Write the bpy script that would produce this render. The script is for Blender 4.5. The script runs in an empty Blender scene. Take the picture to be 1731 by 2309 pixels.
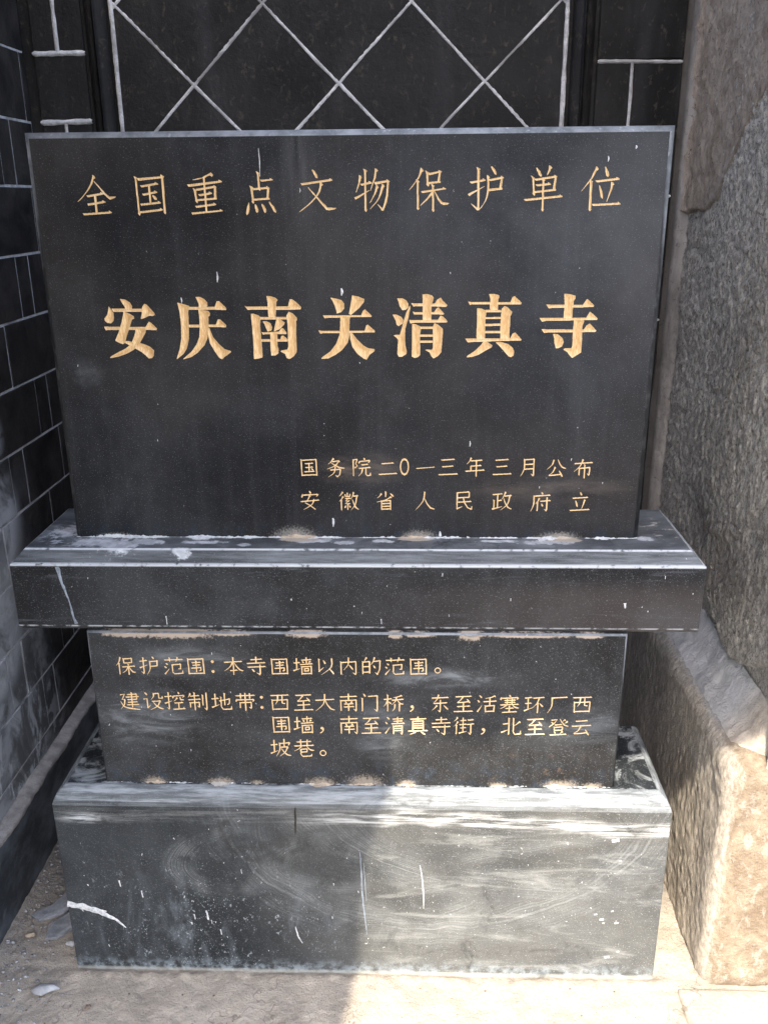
import bpy, math, random
import numpy as np

scene = bpy.context.scene
R = math.radians
# ------------------------------------------------------------------ camera
cam_data = bpy.data.cameras.new('camera')
camera = bpy.data.objects.new('camera', cam_data)
scene.collection.objects.link(camera)
scene.camera = camera
from mathutils import Matrix, Vector
pit, yaw, rol = -0.3385, -0.0339, -0.0092
fw = Vector((math.sin(yaw)*math.cos(pit), math.cos(yaw)*math.cos(pit), math.sin(pit)))
rt = Vector((math.cos(yaw), -math.sin(yaw), 0)); up = rt.cross(fw)
r2 = rt*math.cos(rol)+up*math.sin(rol); u2 = -rt*math.sin(rol)+up*math.cos(rol)
M = Matrix(((r2.x, u2.x, -fw.x, 0.0863), (r2.y, u2.y, -fw.y, -1.8059), (r2.z, u2.z, -fw.z, 1.775), (0, 0, 0, 1)))
camera.matrix_world = M
cam_data.sensor_fit = 'VERTICAL'
cam_data.sensor_height = 24.0
cam_data.lens = 24.0*2013.0/2309.0
cam_data.clip_start = 0.02
cam_data.clip_end = 500
scene.render.resolution_x = 767
scene.render.resolution_y = 1024

# ------------------------------------------------------------------ light
TRAVEL = Vector((0.16, 1.0, -1.26)).normalized()          # the way the sunlight goes
world = bpy.data.worlds.new('World'); scene.world = world; world.use_nodes = True
wn = world.node_tree; wn.nodes.clear()
wo = wn.nodes.new('ShaderNodeOutputWorld'); wb = wn.nodes.new('ShaderNodeBackground')
sky = wn.nodes.new('ShaderNodeTexSky'); sky.sky_type = 'NISHITA'; sky.sun_disc = False
sky.sun_elevation = math.asin(-TRAVEL.z); sky.sun_rotation = math.atan2(-TRAVEL.x, -TRAVEL.y) % (2*math.pi)
sky.air_density = 1.0; sky.dust_density = 3.0; sky.ozone_density = 1.0
wb.inputs[1].default_value = 0.15
wn.links.new(sky.outputs[0], wb.inputs[0]); wn.links.new(wb.outputs[0], wo.inputs[0])
sun_data = bpy.data.lights.new('sun', 'SUN'); sun_data.energy = 2.75; sun_data.angle = R(0.55); sun_data.color = (1.0, 0.90, 0.75)
sun = bpy.data.objects.new('sun', sun_data); scene.collection.objects.link(sun)
sun.rotation_euler = TRAVEL.to_track_quat('-Z', 'Y').to_euler()
scene.view_settings.view_transform = 'Standard'; scene.view_settings.look = 'None'
scene.view_settings.gamma = 1.0; scene.view_settings.use_curve_mapping = False
scene.view_settings.exposure = 1.95

# ------------------------------------------------------------------ node helpers
class V:
    def __init__(s, nt, sock): s.nt = nt; s.s = sock
    def _m(s, op, *o):
        n = s.nt.nodes.new('ShaderNodeMath'); n.operation = op
        for i, v in enumerate((s,)+o):
            if isinstance(v, V): s.nt.links.new(v.s, n.inputs[i])
            else: n.inputs[i].default_value = v
        return V(s.nt, n.outputs[0])
    def __add__(s, o): return s._m('ADD', o)
    __radd__ = __add__
    def __mul__(s, o): return s._m('MULTIPLY', o)
    __rmul__ = __mul__
    def __sub__(s, o): return s._m('SUBTRACT', o)
    def __rsub__(s, o): return (s*-1.0)+o
    def __truediv__(s, o): return s._m('DIVIDE', o)
    def pw(s, o): return s._m('POWER', o)
    def sq(s): return s._m('MULTIPLY', s)
    def mx(s, o): return s._m('MAXIMUM', o)
    def mn(s, o): return s._m('MINIMUM', o)
    def ab(s): return s._m('ABSOLUTE')
    def root(s): return s._m('SQRT')
    def step(s, a, b):
        n = s.nt.nodes.new('ShaderNodeMapRange'); n.interpolation_type = 'SMOOTHSTEP'
        n.inputs[1].default_value = a; n.inputs[2].default_value = b
        if a > b:
            n.inputs[1].default_value = b; n.inputs[2].default_value = a; n.inputs[3].default_value = 1; n.inputs[4].default_value = 0
        s.nt.links.new(s.s, n.inputs[0]); return V(s.nt, n.outputs[0])

class Mat:
    def __init__(s, name):
        s.m = bpy.data.materials.new(name); s.m.use_nodes = True; s.nt = s.m.node_tree
        s.b = s.nt.nodes['Principled BSDF']
        g = s.nt.nodes.new('ShaderNodeNewGeometry'); s.pos = g.outputs['Position']
        sp = s.nt.nodes.new('ShaderNodeSeparateXYZ'); s.nt.links.new(s.pos, sp.inputs[0])
        s.x, s.y, s.z = [V(s.nt, sp.outputs[i]) for i in range(3)]
        sn = s.nt.nodes.new('ShaderNodeSeparateXYZ'); s.nt.links.new(g.outputs['Normal'], sn.inputs[0])
        s.nx, s.ny, s.nz = [V(s.nt, sn.outputs[i]) for i in range(3)]
        oi = s.nt.nodes.new('ShaderNodeObjectInfo'); s.rnd = V(s.nt, oi.outputs['Random'])
    def vec(s, sx=1, sy=1, sz=1, ox=0, oy=0, oz=0):
        n = s.nt.nodes.new('ShaderNodeMapping'); s.nt.links.new(s.pos, n.inputs[0])
        n.inputs[1].default_value = (ox, oy, oz); n.inputs[3].default_value = (sx, sy, sz); return n.outputs[0]
    def noise(s, scale, detail=3, rough=.55, vec=None, dist=0):
        n = s.nt.nodes.new('ShaderNodeTexNoise'); n.inputs['Scale'].default_value = scale
        n.inputs['Detail'].default_value = detail; n.inputs['Roughness'].default_value = rough; n.inputs['Distortion'].default_value = dist
        s.nt.links.new(vec or s.pos, n.inputs['Vector']); return V(s.nt, n.outputs['Fac'])
    def voro(s, scale, vec=None, out='Distance', feature='F1'):
        n = s.nt.nodes.new('ShaderNodeTexVoronoi'); n.inputs['Scale'].default_value = scale; n.feature = feature
        s.nt.links.new(vec or s.pos, n.inputs['Vector'])
        if out == 'Color':
            p = s.nt.nodes.new('ShaderNodeSeparateColor'); s.nt.links.new(n.outputs['Color'], p.inputs[0]); return [V(s.nt, p.outputs[i]) for i in range(3)]
        return V(s.nt, n.outputs[out])
    def specks(s, scale, size, share, jitter=None):
        """small irregular flecks: round cells, only a share of them kept"""
        n = s.nt.nodes.new('ShaderNodeTexVoronoi'); n.inputs['Scale'].default_value = scale
        w = s.nt.nodes.new('ShaderNodeTexNoise'); w.inputs['Scale'].default_value = scale*2.5; w.inputs['Detail'].default_value = 2
        s.nt.links.new(s.pos, w.inputs['Vector'])
        a = s.nt.nodes.new('ShaderNodeVectorMath'); a.operation = 'MULTIPLY_ADD'
        s.nt.links.new(w.outputs['Color'], a.inputs[0]); k = .9/scale
        a.inputs[1].default_value = (k, k, k*(jitter or 1)); s.nt.links.new(s.pos, a.inputs[2])
        s.nt.links.new(a.outputs[0], n.inputs['Vector'])
        p = s.nt.nodes.new('ShaderNodeSeparateColor'); s.nt.links.new(n.outputs['Color'], p.inputs[0])
        keep = V(s.nt, p.outputs[0]).step(1-share-.001, 1-share+.001); sz = V(s.nt, p.outputs[1])*size+size*.25
        return (sz-V(s.nt, n.outputs['Distance'])).step(0, .05)*keep
    def col(s, c):
        n = s.nt.nodes.new('ShaderNodeRGB'); n.outputs[0].default_value = (*c, 1); return V(s.nt, n.outputs[0])
    def mix(s, f, a, b):
        n = s.nt.nodes.new('ShaderNodeMix'); n.data_type = 'RGBA'; n.clamp_factor = True
        for i, v in ((0, f), (6, a), (7, b)):
            if isinstance(v, V): s.nt.links.new(v.s, n.inputs[i])
            elif i == 0: n.inputs[0].default_value = v
            else: n.inputs[i].default_value = (*v, 1)
        return V(s.nt, n.outputs[2])
    def blob(s, c, r, axes='xz', soft=1.0):
        a = getattr(s, axes[0]); b = getattr(s, axes[1])
        d = (((a-c[0])/r[0]).sq()+((b-c[1])/r[1]).sq()).root()
        return d.step(1.0, max(0.0, 1.0-soft))
    def splat(s, c, r, axes='xz', sc=30, k=1.4, soft=.80):
        a = getattr(s, axes[0]); b = getattr(s, axes[1])
        d = (((a-c[0])/r[0]).sq()+((b-c[1])/r[1]).sq()).root()
        if not hasattr(s, '_sn'): s._sn = {}
        if sc not in s._sn: s._sn[sc] = (s.noise(sc, 5, .7)-.5)
        return (d+s._sn[sc]*k).step(1.0, soft)
    def arc(s, c, r, width, turn=0.0, n=6, part_of=None):
        a = (s.x-c[0]); b = (s.z-c[1]); ct, st = math.cos(turn), math.sin(turn)
        u = (a*ct+b*st)/r[0]; v = (b*ct-a*st)/r[1]
        if not hasattr(s, '_an'): s._an = (s.noise(5, 3)-.5)*.16; s._ap = s.noise(9, 4, .6, dist=.8).step(.32, .66)
        d = (u.sq()+v.sq()).root()+s._an
        lines = (d*n*9.0)
        w = s.nt.nodes.new('ShaderNodeTexNoise'); w.noise_dimensions = '1D'; w.inputs['Scale'].default_value = 1.0; w.inputs['Detail'].default_value = 4
        s.nt.links.new(lines.s, w.inputs['W'])
        return (d-1.0).ab().step(width, 0)*(V(s.nt, w.outputs['Fac']).step(.34, .72)*.75+.25)*s._ap*(part_of(u, v) if part_of else 1.0)
    def finish(s, color, rough=.6, bump=None, bstr=.3, bdist=.002, spec=.5):
        b = s.b
        for k, v in (('Base Color', color), ('Roughness', rough)):
            if isinstance(v, V): s.nt.links.new(v.s, b.inputs[k])
            else: b.inputs[k].default_value = (*v, 1) if k == 'Base Color' else v
        b.inputs['Specular IOR Level'].default_value = spec
        if bump is not None:
            n = s.nt.nodes.new('ShaderNodeBump'); n.inputs['Strength'].default_value = bstr; n.inputs['Distance'].default_value = bdist
            s.nt.links.new(bump.s, n.inputs['Height']); s.nt.links.new(n.outputs[0], b.inputs['Normal'])
        return s.m

# ------------------------------------------------------------------ materials
def granite(name, base, dust_amount, extra=None, rough=.42, dustc=(.30, .33, .36), specks=.05, streak=.5):
    m = Mat(name)
    fine = m.noise(750, 2, .7); mid = m.noise(260, 2, .6)
    c = m.mix(fine.step(.35, .7), tuple(v*.55 for v in base), tuple(v*1.6 for v in base))
    c = m.mix(m.noise(420, 1, .5).step(.64, .72)*.55, c, (.16, .165, .17))
    cloud = m.noise(3.2, 6, .6, dist=.6).step(.38, .72)
    st = m.noise(1.0, 4, .6, vec=m.vec(34, 8, 1.6)).step(.45, .8)*streak
    d = (cloud*.6+st*.6+m.noise(30, 5, .7).step(.45, .8)*.25)*dust_amount
    d = d*(mid*.9+.55)
    c = m.mix(d, c, dustc)
    rr = m.noise(7, 4).step(.3, .7)*.16+rough
    if extra: c, rr = extra(m, c, rr)
    sp = m.specks(26, .075, specks, 2.2)
    c = m.mix(sp*.9, c, (.62, .63, .64))
    sp2 = m.specks(70, .11, specks*1.3)
    c = m.mix(sp2*.7, c, (.50, .50, .50))
    sp3 = m.specks(34, .06, specks*.35)
    c = m.mix(sp3*.8, c, (.42, .27, .15))
    return m.finish(c, rr, m.noise(900, 2)*.6+m.noise(160, 3)*.5, .2, .001, .075)

def slab_extra(m, c, rr):
    tone = m.noise(2.2, 3, .5).step(.4, .65)
    c = m.mix(tone*.16, c, (.085, .072, .062))
    c = m.mix(m.x.step(-.30, .45)*m.z.step(1.15, 1.7)*(m.noise(5, 4, .6).step(.3, .7)*.10+.05), c, (.23, .25, .28))  # bluish reflected sheen painted in towards the upper right
    c = m.mix(m.blob((-.02, 1.235), (.13, .05))*m.noise(22, 4, .6, vec=m.vec(.6, 1, 2)).step(.35, .65)*.5, c, (.16, .13, .11))  # soft brown reflection patches painted low on the slab
    c = m.mix(m.blob((.38, 1.19), (.24, .04))*m.noise(18, 4, .6, vec=m.vec(.5, 1, 2)).step(.35, .65)*.45, c, (.15, .125, .11))
    c = m.mix(m.blob((-.585, 1.44), (.05, .04))*m.noise(40, 4, .7).step(.3, .7)*.16, c, (.30, .32, .33))
    c = m.mix(m.blob((-.13, 1.84), (.05, .16))*m.noise(9, 4, .6, vec=m.vec(6, 1, .5)).step(.3, .7)*.14, c, (.28, .29, .30))
    sp = None
    for cx, rx, rz in [(-.17, .06, .030), (.10, .05, .022), (.40, .055, .018), (-.56, .05, .012)]:
        q = m.splat((cx, 1.08), (rx, rz), 'xz', 220, 1.8, .25); sp = q if sp is None else sp.mx(q)
    c = m.mix(sp*.6, c, (.40, .37, .33))
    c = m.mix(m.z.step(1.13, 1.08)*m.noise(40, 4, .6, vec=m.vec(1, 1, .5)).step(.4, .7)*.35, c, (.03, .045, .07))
    return c, rr
def ledge_extra(m, c, rr):
    n = m.noise(14, 5, .65, vec=m.vec(.5, 1, 7))
    wear = ((m.y+.0675).ab().mn((m.x-.665).ab()+m.y.step(-.066, -.07)).mn((m.x+.737).ab()+m.y.step(-.066, -.07))).step(.0034, .001)*m.nz.step(.5, .6)*m.noise(50, 3).step(.28, .5)
    wear = wear.mx((m.z-1.0525).ab().step(.0045, .001)*m.noise(60, 3, .6).step(.25, .45))
    wear = wear.mx((m.z-.9105).ab().step(.0030, .0005)*m.noise(46, 3, .6).step(.42, .6)*.7)
    # pale drag marks run along the bevel and the face
    slope = m.nz.step(.3, .6)
    c = m.mix(slope*(n.step(.3, .75)*.62+.18), c, (.20, .215, .228))
    c = m.mix(n.step(.56, .76)*.40*(m.z-.98).ab().step(.02, .075), c, (.20, .22, .25))
    top = m.nz.step(.93, .98)
    lime = m.noise(17, 5, .7, dist=.8).step(.53, .60)*m.noise(3.1, 2).step(.35, .6)
    side = m.blob((-.66, .02), (.14, .16), 'xy')
    c = m.mix(top*lime*(side*.7+.12), c, (.50, .52, .55))
    sp = None
    for cx, cy, rx, ry in [(-.60, -.03, .05, .03), (-.545, -.045, .055, .035), (-.49, -.03, .05, .02), (-.40, -.072, .022, .014), (-.36, -.03, .05, .012), (-.27, -.045, .02, .012), (-.13, -.02, .05, .016), (-.06, -.03, .03, .012), (.02, -.02, .03, .012), (.27, -.02, .05, .010), (.37, -.025, .06, .014), (-.68, .03, .03, .035), (.585, .0, .02, .014)]:
        q = m.splat((cx, cy), (rx, ry), 'xy', 48, 2.3, .6); sp = q if sp is None else sp.mx(q)
    c = m.mix(sp*m.nz.step(.3, .6)*.9, c, m.mix(m.noise(60, 4).step(.4, .65), (.42, .43, .45), (.62, .63, .65)))
    sp = m.noise(55, 3, .6, vec=m.vec(.55, 1.2, 1), dist=.5).step(.58, .62)*m.blob((.625, .05), (.045, .10), 'xy', .5)
    sp2_ = m.noise(70, 4, .7, vec=m.vec(.7, 1, 1), dist=.4).step(.50, .58)*m.blob((-.665, .02), (.09, .10), 'xy', .6)
    c = m.mix(sp*top*.9, c, (.45, .42, .39)); c = m.mix(sp2_*top*.85, c, (.50, .52, .55))
    sp = None
    for cx, cy, rx, ry in [(-.16, -.012, .05, .014), (.09, -.010, .04, .012), (.41, -.012, .04, .012)]:
        q = m.splat((cx, cy), (rx, ry), 'xy'); sp = q if sp is None else sp.mx(q)
    c = m.mix(sp*m.nz.step(.3, .6)*.9, c, (.44, .38, .31))
    c = m.mix(wear*.85, c, (.55, .57, .59))
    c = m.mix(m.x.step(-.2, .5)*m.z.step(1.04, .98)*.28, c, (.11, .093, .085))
    return c, rr+top*-.12
def block_extra(m, c, rr):
    s1 = m.noise(5, 6, .65, vec=m.vec(1.3, 1, 5), dist=1.2).step(.42, .74)
    msk = m.blob((-.50, .69), (.17, .10)).mx(m.blob((-.40, .83), (.22, .05))*.8).mx(m.blob((.15, .795), (.20, .035))).mx(m.blob((.46, .68), (.12, .06))*.9).mx(m.blob((.02, .66), (.09, .12))*.6)
    c = m.mix(msk*(s1*.75+.08), c, (.25, .27, .285))
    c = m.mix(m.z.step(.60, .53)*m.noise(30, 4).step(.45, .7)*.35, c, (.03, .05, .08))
    c = m.mix(m.blob((.38, .56), (.25, .07))*m.noise(36, 4, .7).step(.56, .68)*.22, c, (.24, .16, .10))
    sp = None
    for cx, rx, rz in [(-.50, .035, .020), (-.35, .04, .018), (-.265, .02, .010), (-.12, .045, .022), (-.02, .055, .032), (.075, .03, .018), (.28, .03, .012), (.42, .055, .022), (.49, .03, .014)]:
        q = m.splat((cx, .519), (rx, rz), 'xz', 220, 1.8, .25); sp = q if sp is None else sp.mx(q)
    c = m.mix(sp*.55, c, (.40, .34, .27))
    sp = None
    for cx, rx, rz in [(-.52, .07, .012), (-.42, .10, .014), (-.30, .05, .006), (-.14, .05, .010), (.05, .02, .010), (.10, .04, .006), (.21, .03, .016), (.33, .12, .006), (.46, .04, .007)]:
        q = m.splat((cx, .897), (rx, rz), 'xz', 120, 1.8, .5); sp = q if sp is None else sp.mx(q)
    c = m.mix(sp*.75, c, (.46, .38, .31))
    return c, rr
def plinth_extra(m, c, rr):
    front = m.z.step(.487, .482)
    face = m.ny.step(-.55, -.8)
    st = m.noise(9, 6, .7, vec=m.vec(1, 1, .35), dist=.5)
    c = m.mix(face*(m.x.step(-.40, .05)*.40+.06)*(m.noise(4, 5, .6).step(.25, .7)*.7+.3)*(m.noise(330, 2, .6)*1.1+.45), c, (.205, .203, .188))  # dust tone, painted paler towards the sunlit right to strengthen the sun there
    c = m.mix(face*st.step(.50, .74)*.45*m.blob((-.40, .13), (.5, .24)), c, (.30, .34, .38))
    rt_ = m.x.step(-.15, .1)
    hs = m.noise(6, 6, .68, vec=m.vec(.55, 1, 3.2), dist=.8)
    c = m.mix(face*rt_*hs.step(.50, .68)*.42, c, (.33, .335, .32))
    c = m.mix(face*rt_*hs.step(.46, .34)*.45, c, (.075, .070, .064))
    c = m.mix(face*rt_*m.noise(420, 2, .7).step(.62, .70)*.5, c, (.42, .42, .40))
    c = m.mix(face*rt_*m.noise(300, 2, .7).step(.60, .68)*.5, c, (.05, .048, .045))
    c = m.mix(face*m.blob((-.665, .445), (.075, .022))*m.noise(30, 5, .75, vec=m.vec(.5, 1, 5)).step(.38, .6)*.75, c, (.60, .62, .64))
    lf = lambda u, v: u.step(.5, -.3)
    dn = lambda u, v: v.step(.1, -.6)
    a = m.arc((-.30, .33), (.15, .085), .45, .15, 5, lf).mx(m.arc((-.06, .335), (.17, .075), .42, .1, 6, lf))
    a = a.mx(m.arc((.02, .40), (.30, .24), .30, -.25, 6, dn)*.8)
    a = a.mx(m.arc((.36, .47), (.48, .21), .34, -.05, 8, dn))
    a = a.mx(m.arc((.14, .58), (.52, .44), .22, .05, 8, dn)*.9)
    a = a.mx(m.arc((.50, .30), (.42, .10), .25, .12, 5, lambda u, v: v.step(-.1, .5))*.7)
    c = m.mix(face*a*(m.noise(500, 2, .6)*.9+.15)*.50, c, (.42, .44, .44))
    # pale brushed band under the shoulder, lower to the right
    edge = m.z-(.445-m.x.step(.1, .66)*.028)+m.noise(12, 4, .6, vec=m.vec(1, 1, .3))*.03
    band = edge.step(.0, .016)*edge.step(.052, .032)
    br = m.noise(20, 5, .7, vec=m.vec(.45, 1, 7)).step(.38, .66)
    c = m.mix(face*band*br*(m.x.step(-.25, .0)*.65+.15), c, (.56, .57, .56))
    sh = m.nz.step(.12, .5)*m.nz.step(.97, .9)
    c = m.mix(sh*(br*.55+.22), c, (.36, .39, .41))
    top = m.nz.step(.93, .98)
    mud = m.noise(11, 6, .7, dist=1.5).step(.45, .62)
    c = m.mix(top*mud*.7, c, (.40, .43, .44))
    low = m.z.step(.05, .0)*m.noise(45, 5, .7).step(.4, .62)
    c = m.mix(face*low*.55, c, (.36, .42, .46))
    rim = m.z.step(.012, .002)
    c = m.mix(face*rim*.6, c, (.40, .40, .36))
    flk = (m.specks(95, .16, .30, 2.6).mx(m.specks(210, .24, .5, 2.0)*.8)*m.noise(11, 4, .65).step(.36, .6)).mx(m.noise(85, 5, .72, vec=m.vec(1, 1, .6)).step(.60, .66)*m.noise(7, 3).step(.42, .6))*m.blob((-.38, .16), (.48, .30))
    c = m.mix(face*flk*.75, c, (.52, .57, .61))
    big = m.specks(16, .06, .16, 2.5)*m.noise(5, 2).step(.35, .55)
    c = m.mix(face*big*.9, c, (.68, .69, .68))
    c = m.mix(face*m.noise(7, 5, .7, dist=.8).step(.56, .70)*.55, c, (.030, .029, .028))
    return c, rr+face*.1
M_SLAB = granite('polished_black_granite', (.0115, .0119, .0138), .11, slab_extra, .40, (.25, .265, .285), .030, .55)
M_LEDGE = granite('ledge_black_granite', (.015, .015, .016), .13, ledge_extra, .38, specks=.05, streak=.2)
M_BLOCK = granite('block_black_granite', (.018, .0175, .0175), .15, block_extra, .40, specks=.04, streak=.3)
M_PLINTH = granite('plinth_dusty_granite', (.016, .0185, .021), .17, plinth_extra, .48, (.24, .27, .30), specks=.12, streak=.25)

def bevel_mat():
    m = Mat('ground_edge_granite')
    c = m.mix(m.noise(22, 5, .7, vec=m.vec(1, 1, 1)).step(.3, .7), (.11, .12, .13), (.27, .285, .30))
    c = m.mix(m.noise(90, 3, .6).step(.62, .7)*.6, c, (.42, .43, .44))
    c = m.mix(m.nz.step(.2, .5), m.mix(m.noise(30, 5, .7).step(.45, .72)*.6, (.028, .029, .031), (.13, .135, .14)), c)  # upward bevel painted paler, as lit from above; sides stay dark
    return m.finish(c, .6, m.noise(300, 3), .25, .002, .25)
M_EDGE = bevel_mat()
def gold():
    m = Mat('gold_paint')
    g = m.noise(60, 3, .6, vec=m.vec(9, 1, 1.2))
    c = m.mix(g.step(.35, .7), (.60, .385, .175), (.80, .61, .35))
    c = m.mix(m.noise(12, 4).step(.55, .75)*.5, c, (.80, .66, .47))
    c = m.mix(m.noise(420, 2, .6).step(.66, .72)*.5, c, (.30, .17, .07))
    return m.finish(c, .5, g, .25, .0008)
M_GOLD = gold()
def mortar(name, a, b, c2=None):
    m = Mat(name)
    c = m.mix(m.noise(40, 6, .7).step(.3, .7), a, b)
    c = m.mix(m.noise(230, 3, .7).step(.6, .7)*.6, c, tuple(v*.35 for v in a))
    if c2: c = m.mix(m.noise(6, 4, .6).step(.5, .66)*.8, c, c2)
    return m.finish(c, .9, m.noise(220, 5, .7)+m.noise(50, 3), .7, .004)
M_LIME = mortar('pale_lime_mortar', (.46, .47, .48), (.66, .67, .68))
M_TAN = mortar('tan_mortar', (.36, .28, .20), (.52, .43, .33), (.46, .45, .43))
M_LINE = mortar('white_joint_paint', (.40, .405, .42), (.66, .66, .68), (.2, .195, .198))
M_SILL = mortar('sill_mortar', (.30, .28, .265), (.45, .43, .41), (.2, .19, .18))
def wall_brick():
    m = Mat('dark_glazed_brick')
    n = m.noise(6, 6, .65, dist=.7)
    c = m.mix(n.step(.3, .72), (.012, .0115, .0118), (.052, .047, .044))
    c = m.mix(m.rnd*.35, c, (.030, .028, .028))
    c = m.mix(m.noise(20, 5, .7, vec=m.vec(1, .6, .35)).step(.56, .78)*.3, c, (.09, .08, .075))
    # lime wash and a painted-in grazing sheen, low on the outer left wall
    left = m.x.step(-.93, -.97)
    near = m.y.step(.62, .30); low = m.z.step(1.22, .70)
    l1 = m.noise(4.6, 6, .62, dist=.5).step(.44, .58)*near*low
    l2 = m.noise(11, 5, .62, vec=m.vec(1, 1, .6), dist=.6).step(.5, .60)*m.z.step(.66, .40)*m.y.step(.62, .35)
    l3 = m.blob((.37, 1.20), (.08, .11), 'yz')*m.noise(16, 5, .7, dist=.6).step(.42, .56)
    l4 = m.blob((.24, .98), (.26, .24), 'yz', .4).mx(m.blob((.18, .70), (.26, .20), 'yz', .4))*m.noise(8, 5, .62, dist=.5).step(.30, .56)
    c = m.mix(left*near*m.z.step(1.15, .75)*.45, c, (.26, .27, .285))
    c = m.mix(left*(l1*.65).mx(l2*.85).mx(l3*.8).mx(l4*.95), c, (.55, .57, .60))
    c = m.mix(m.x.step(-.93, -.9)*m.noise(26, 5, .7, vec=m.vec(.5, 1, 1.6), dist=1.2).step(.55, .75)*.4, c, (.075, .065, .052))
    r = m.noise(9, 4).step(.3, .7)*.25+.38
    return m.finish(c, r, m.noise(70, 5, .65)+m.noise(11, 3)*2.5, .4, .004, .22)
M_BRICK = wall_brick()
def panel_mat():
    m = Mat('sooty_black_tile')
    n = m.noise(4.2, 5, .6, dist=.4)
    c = m.mix(n.step(.32, .72), (.0055, .0055, .0062), (.019, .0187, .0195))
    c = m.mix(m.rnd*.5, c, (.024, .0235, .0245))
    c = m.mix(m.noise(55, 5, .72, vec=m.vec(1, 1, .7), dist=.6).step(.55, .70)*.45, c, (.10, .085, .065))
    c = m.mix(m.noise(3, 3, .5, vec=m.vec(4, 1, .6)).step(.52, .75)*.22, c, (.07, .072, .08))
    return m.finish(c, m.noise(9, 4).step(.3, .7)*.2+.45, m.noise(90, 6, .7)+m.noise(12, 3)*1.5, .5, .005, .16)
M_PANEL = panel_mat()
def footing():
    m = Mat('dark_footing_render')
    c = m.mix(m.noise(7, 6, .65, vec=m.vec(1, 1, 1.6)).step(.35, .7), (.03, .034, .039), (.13, .145, .165))
    c = m.mix(m.noise(18, 6, .7, dist=1).step(.54, .70)*m.y.step(.25, .0)*.6, c, (.15, .165, .18))
    return m.finish(c, .62, m.noise(60, 5, .7), .4, .004)
M_FOOT = footing()
def rough_granite():
    m = Mat('rough_hewn_granite')
    v = m.vec(1, 1, .72)
    n = m.noise(85, 6, .75, vec=v, dist=.3)
    c = m.mix(n.step(.36, .62), (.26, .23, .19), (.76, .70, .61))
    c = m.mix(m.noise(210, 3, .75, vec=v).step(.55, .63)*.85, c, (.74, .71, .66))
    c = m.mix(m.noise(160, 4, .75, vec=v, dist=.3).step(.56, .64)*.85, c, (.04, .035, .03))
    c = m.mix(m.noise(2.6, 4, .55).step(.45, .7)*.35, c, (.10, .085, .07))
    c = m.mix(m.z.step(1.25, .75)*m.noise(5, 5, .6).step(.35, .65)*.35, c, (.24, .235, .235))
    return m.finish(c, .6, n*1.2+m.noise(220, 4, .75, vec=v), 1.0, .008, .6)
M_ROUGH = rough_granite()
def block_stone():
    m = Mat('worn_tan_stone')
    n = m.noise(16, 7, .7, dist=.5)
    c = m.mix(n.step(.32, .7), (.26, .19, .125), (.48, .395, .285))
    c = m.mix(m.noise(42, 6, .72, vec=m.vec(1, 1, .5), dist=.5).step(.54, .66)*.7, c, (.54, .48, .40))
    c = m.mix(m.noise(120, 4, .7).step(.60, .70)*.6, c, (.13, .10, .075))
    c = m.mix(m.nz.step(.2, .6)*m.y.step(-.10, .05)*.9, c, m.mix(m.noise(25, 6, .7).step(.3, .7), (.38, .38, .38), (.60, .59, .58)))
    left = m.nx.step(-.35, -.75)  # left face painted paler for its grazing sun, darker towards the back
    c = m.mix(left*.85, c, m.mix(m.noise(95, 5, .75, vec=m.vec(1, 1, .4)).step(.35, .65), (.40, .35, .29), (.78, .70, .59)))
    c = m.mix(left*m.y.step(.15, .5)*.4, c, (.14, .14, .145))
    return m.finish(c, .85, m.noise(45, 7, .76, vec=m.vec(1, 1, .6))*1.3+m.noise(140, 5, .75), 1.0, .010)
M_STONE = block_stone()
def cement():
    m = Mat('grey_cement_fillet')
    c = m.mix(m.noise(12, 7, .66, dist=.5).step(.3, .7), (.42, .42, .425), (.62, .61, .60))
    c = m.mix(m.noise(60, 6, .75, dist=1.5).step(.58, .68)*.6, c, (.12, .115, .11))
    c = m.mix(m.y.step(.05, -.08)*.75, c, m.mix(m.noise(30, 6, .7).step(.35, .65), (.36, .28, .20), (.58, .49, .37)))
    return m.finish(c, .88, m.noise(40, 7, .75, dist=1.0)*1.4, .8, .008)
M_CEM = cement()
def plaster():
    m = Mat('brown_plaster')
    c = m.mix(m.noise(14, 6, .7, dist=1.2).step(.3, .7), (.34, .265, .205), (.58, .485, .395))
    c = m.mix(m.noise(50, 6, .78, dist=1.2).step(.56, .63)*.75, c, (.055, .042, .033))
    edge = (m.z-(2.13-m.y*.72)).step(.14, .02)
    c = m.mix(edge*.85, c, m.mix(m.noise(20, 5, .7).step(.35, .7), (.27, .26, .24), (.44, .425, .39)))
    return m.finish(c, .85, m.noise(75, 6, .8, dist=1)*1.5, 1.0, .008)
M_PLASTER = plaster()
def grey_plaster():
    m = Mat('two_tone_cement_jamb')
    c = m.mix(m.noise(9, 6, .66, vec=m.vec(1, 1, .4)).step(.3, .7), (.12, .105, .095), (.36, .325, .295))
    c = m.mix(m.x.step(.833, .826)*.85, c, (.04, .035, .032))  # darker on the strip left of the ridge
    c = m.mix(m.noise(70, 5, .75, dist=1).step(.56, .66)*.6, c, (.025, .02, .017))
    return m.finish(c, .85, m.noise(60, 6, .72), .6, .005)
M_JAMB = grey_plaster()
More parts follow.
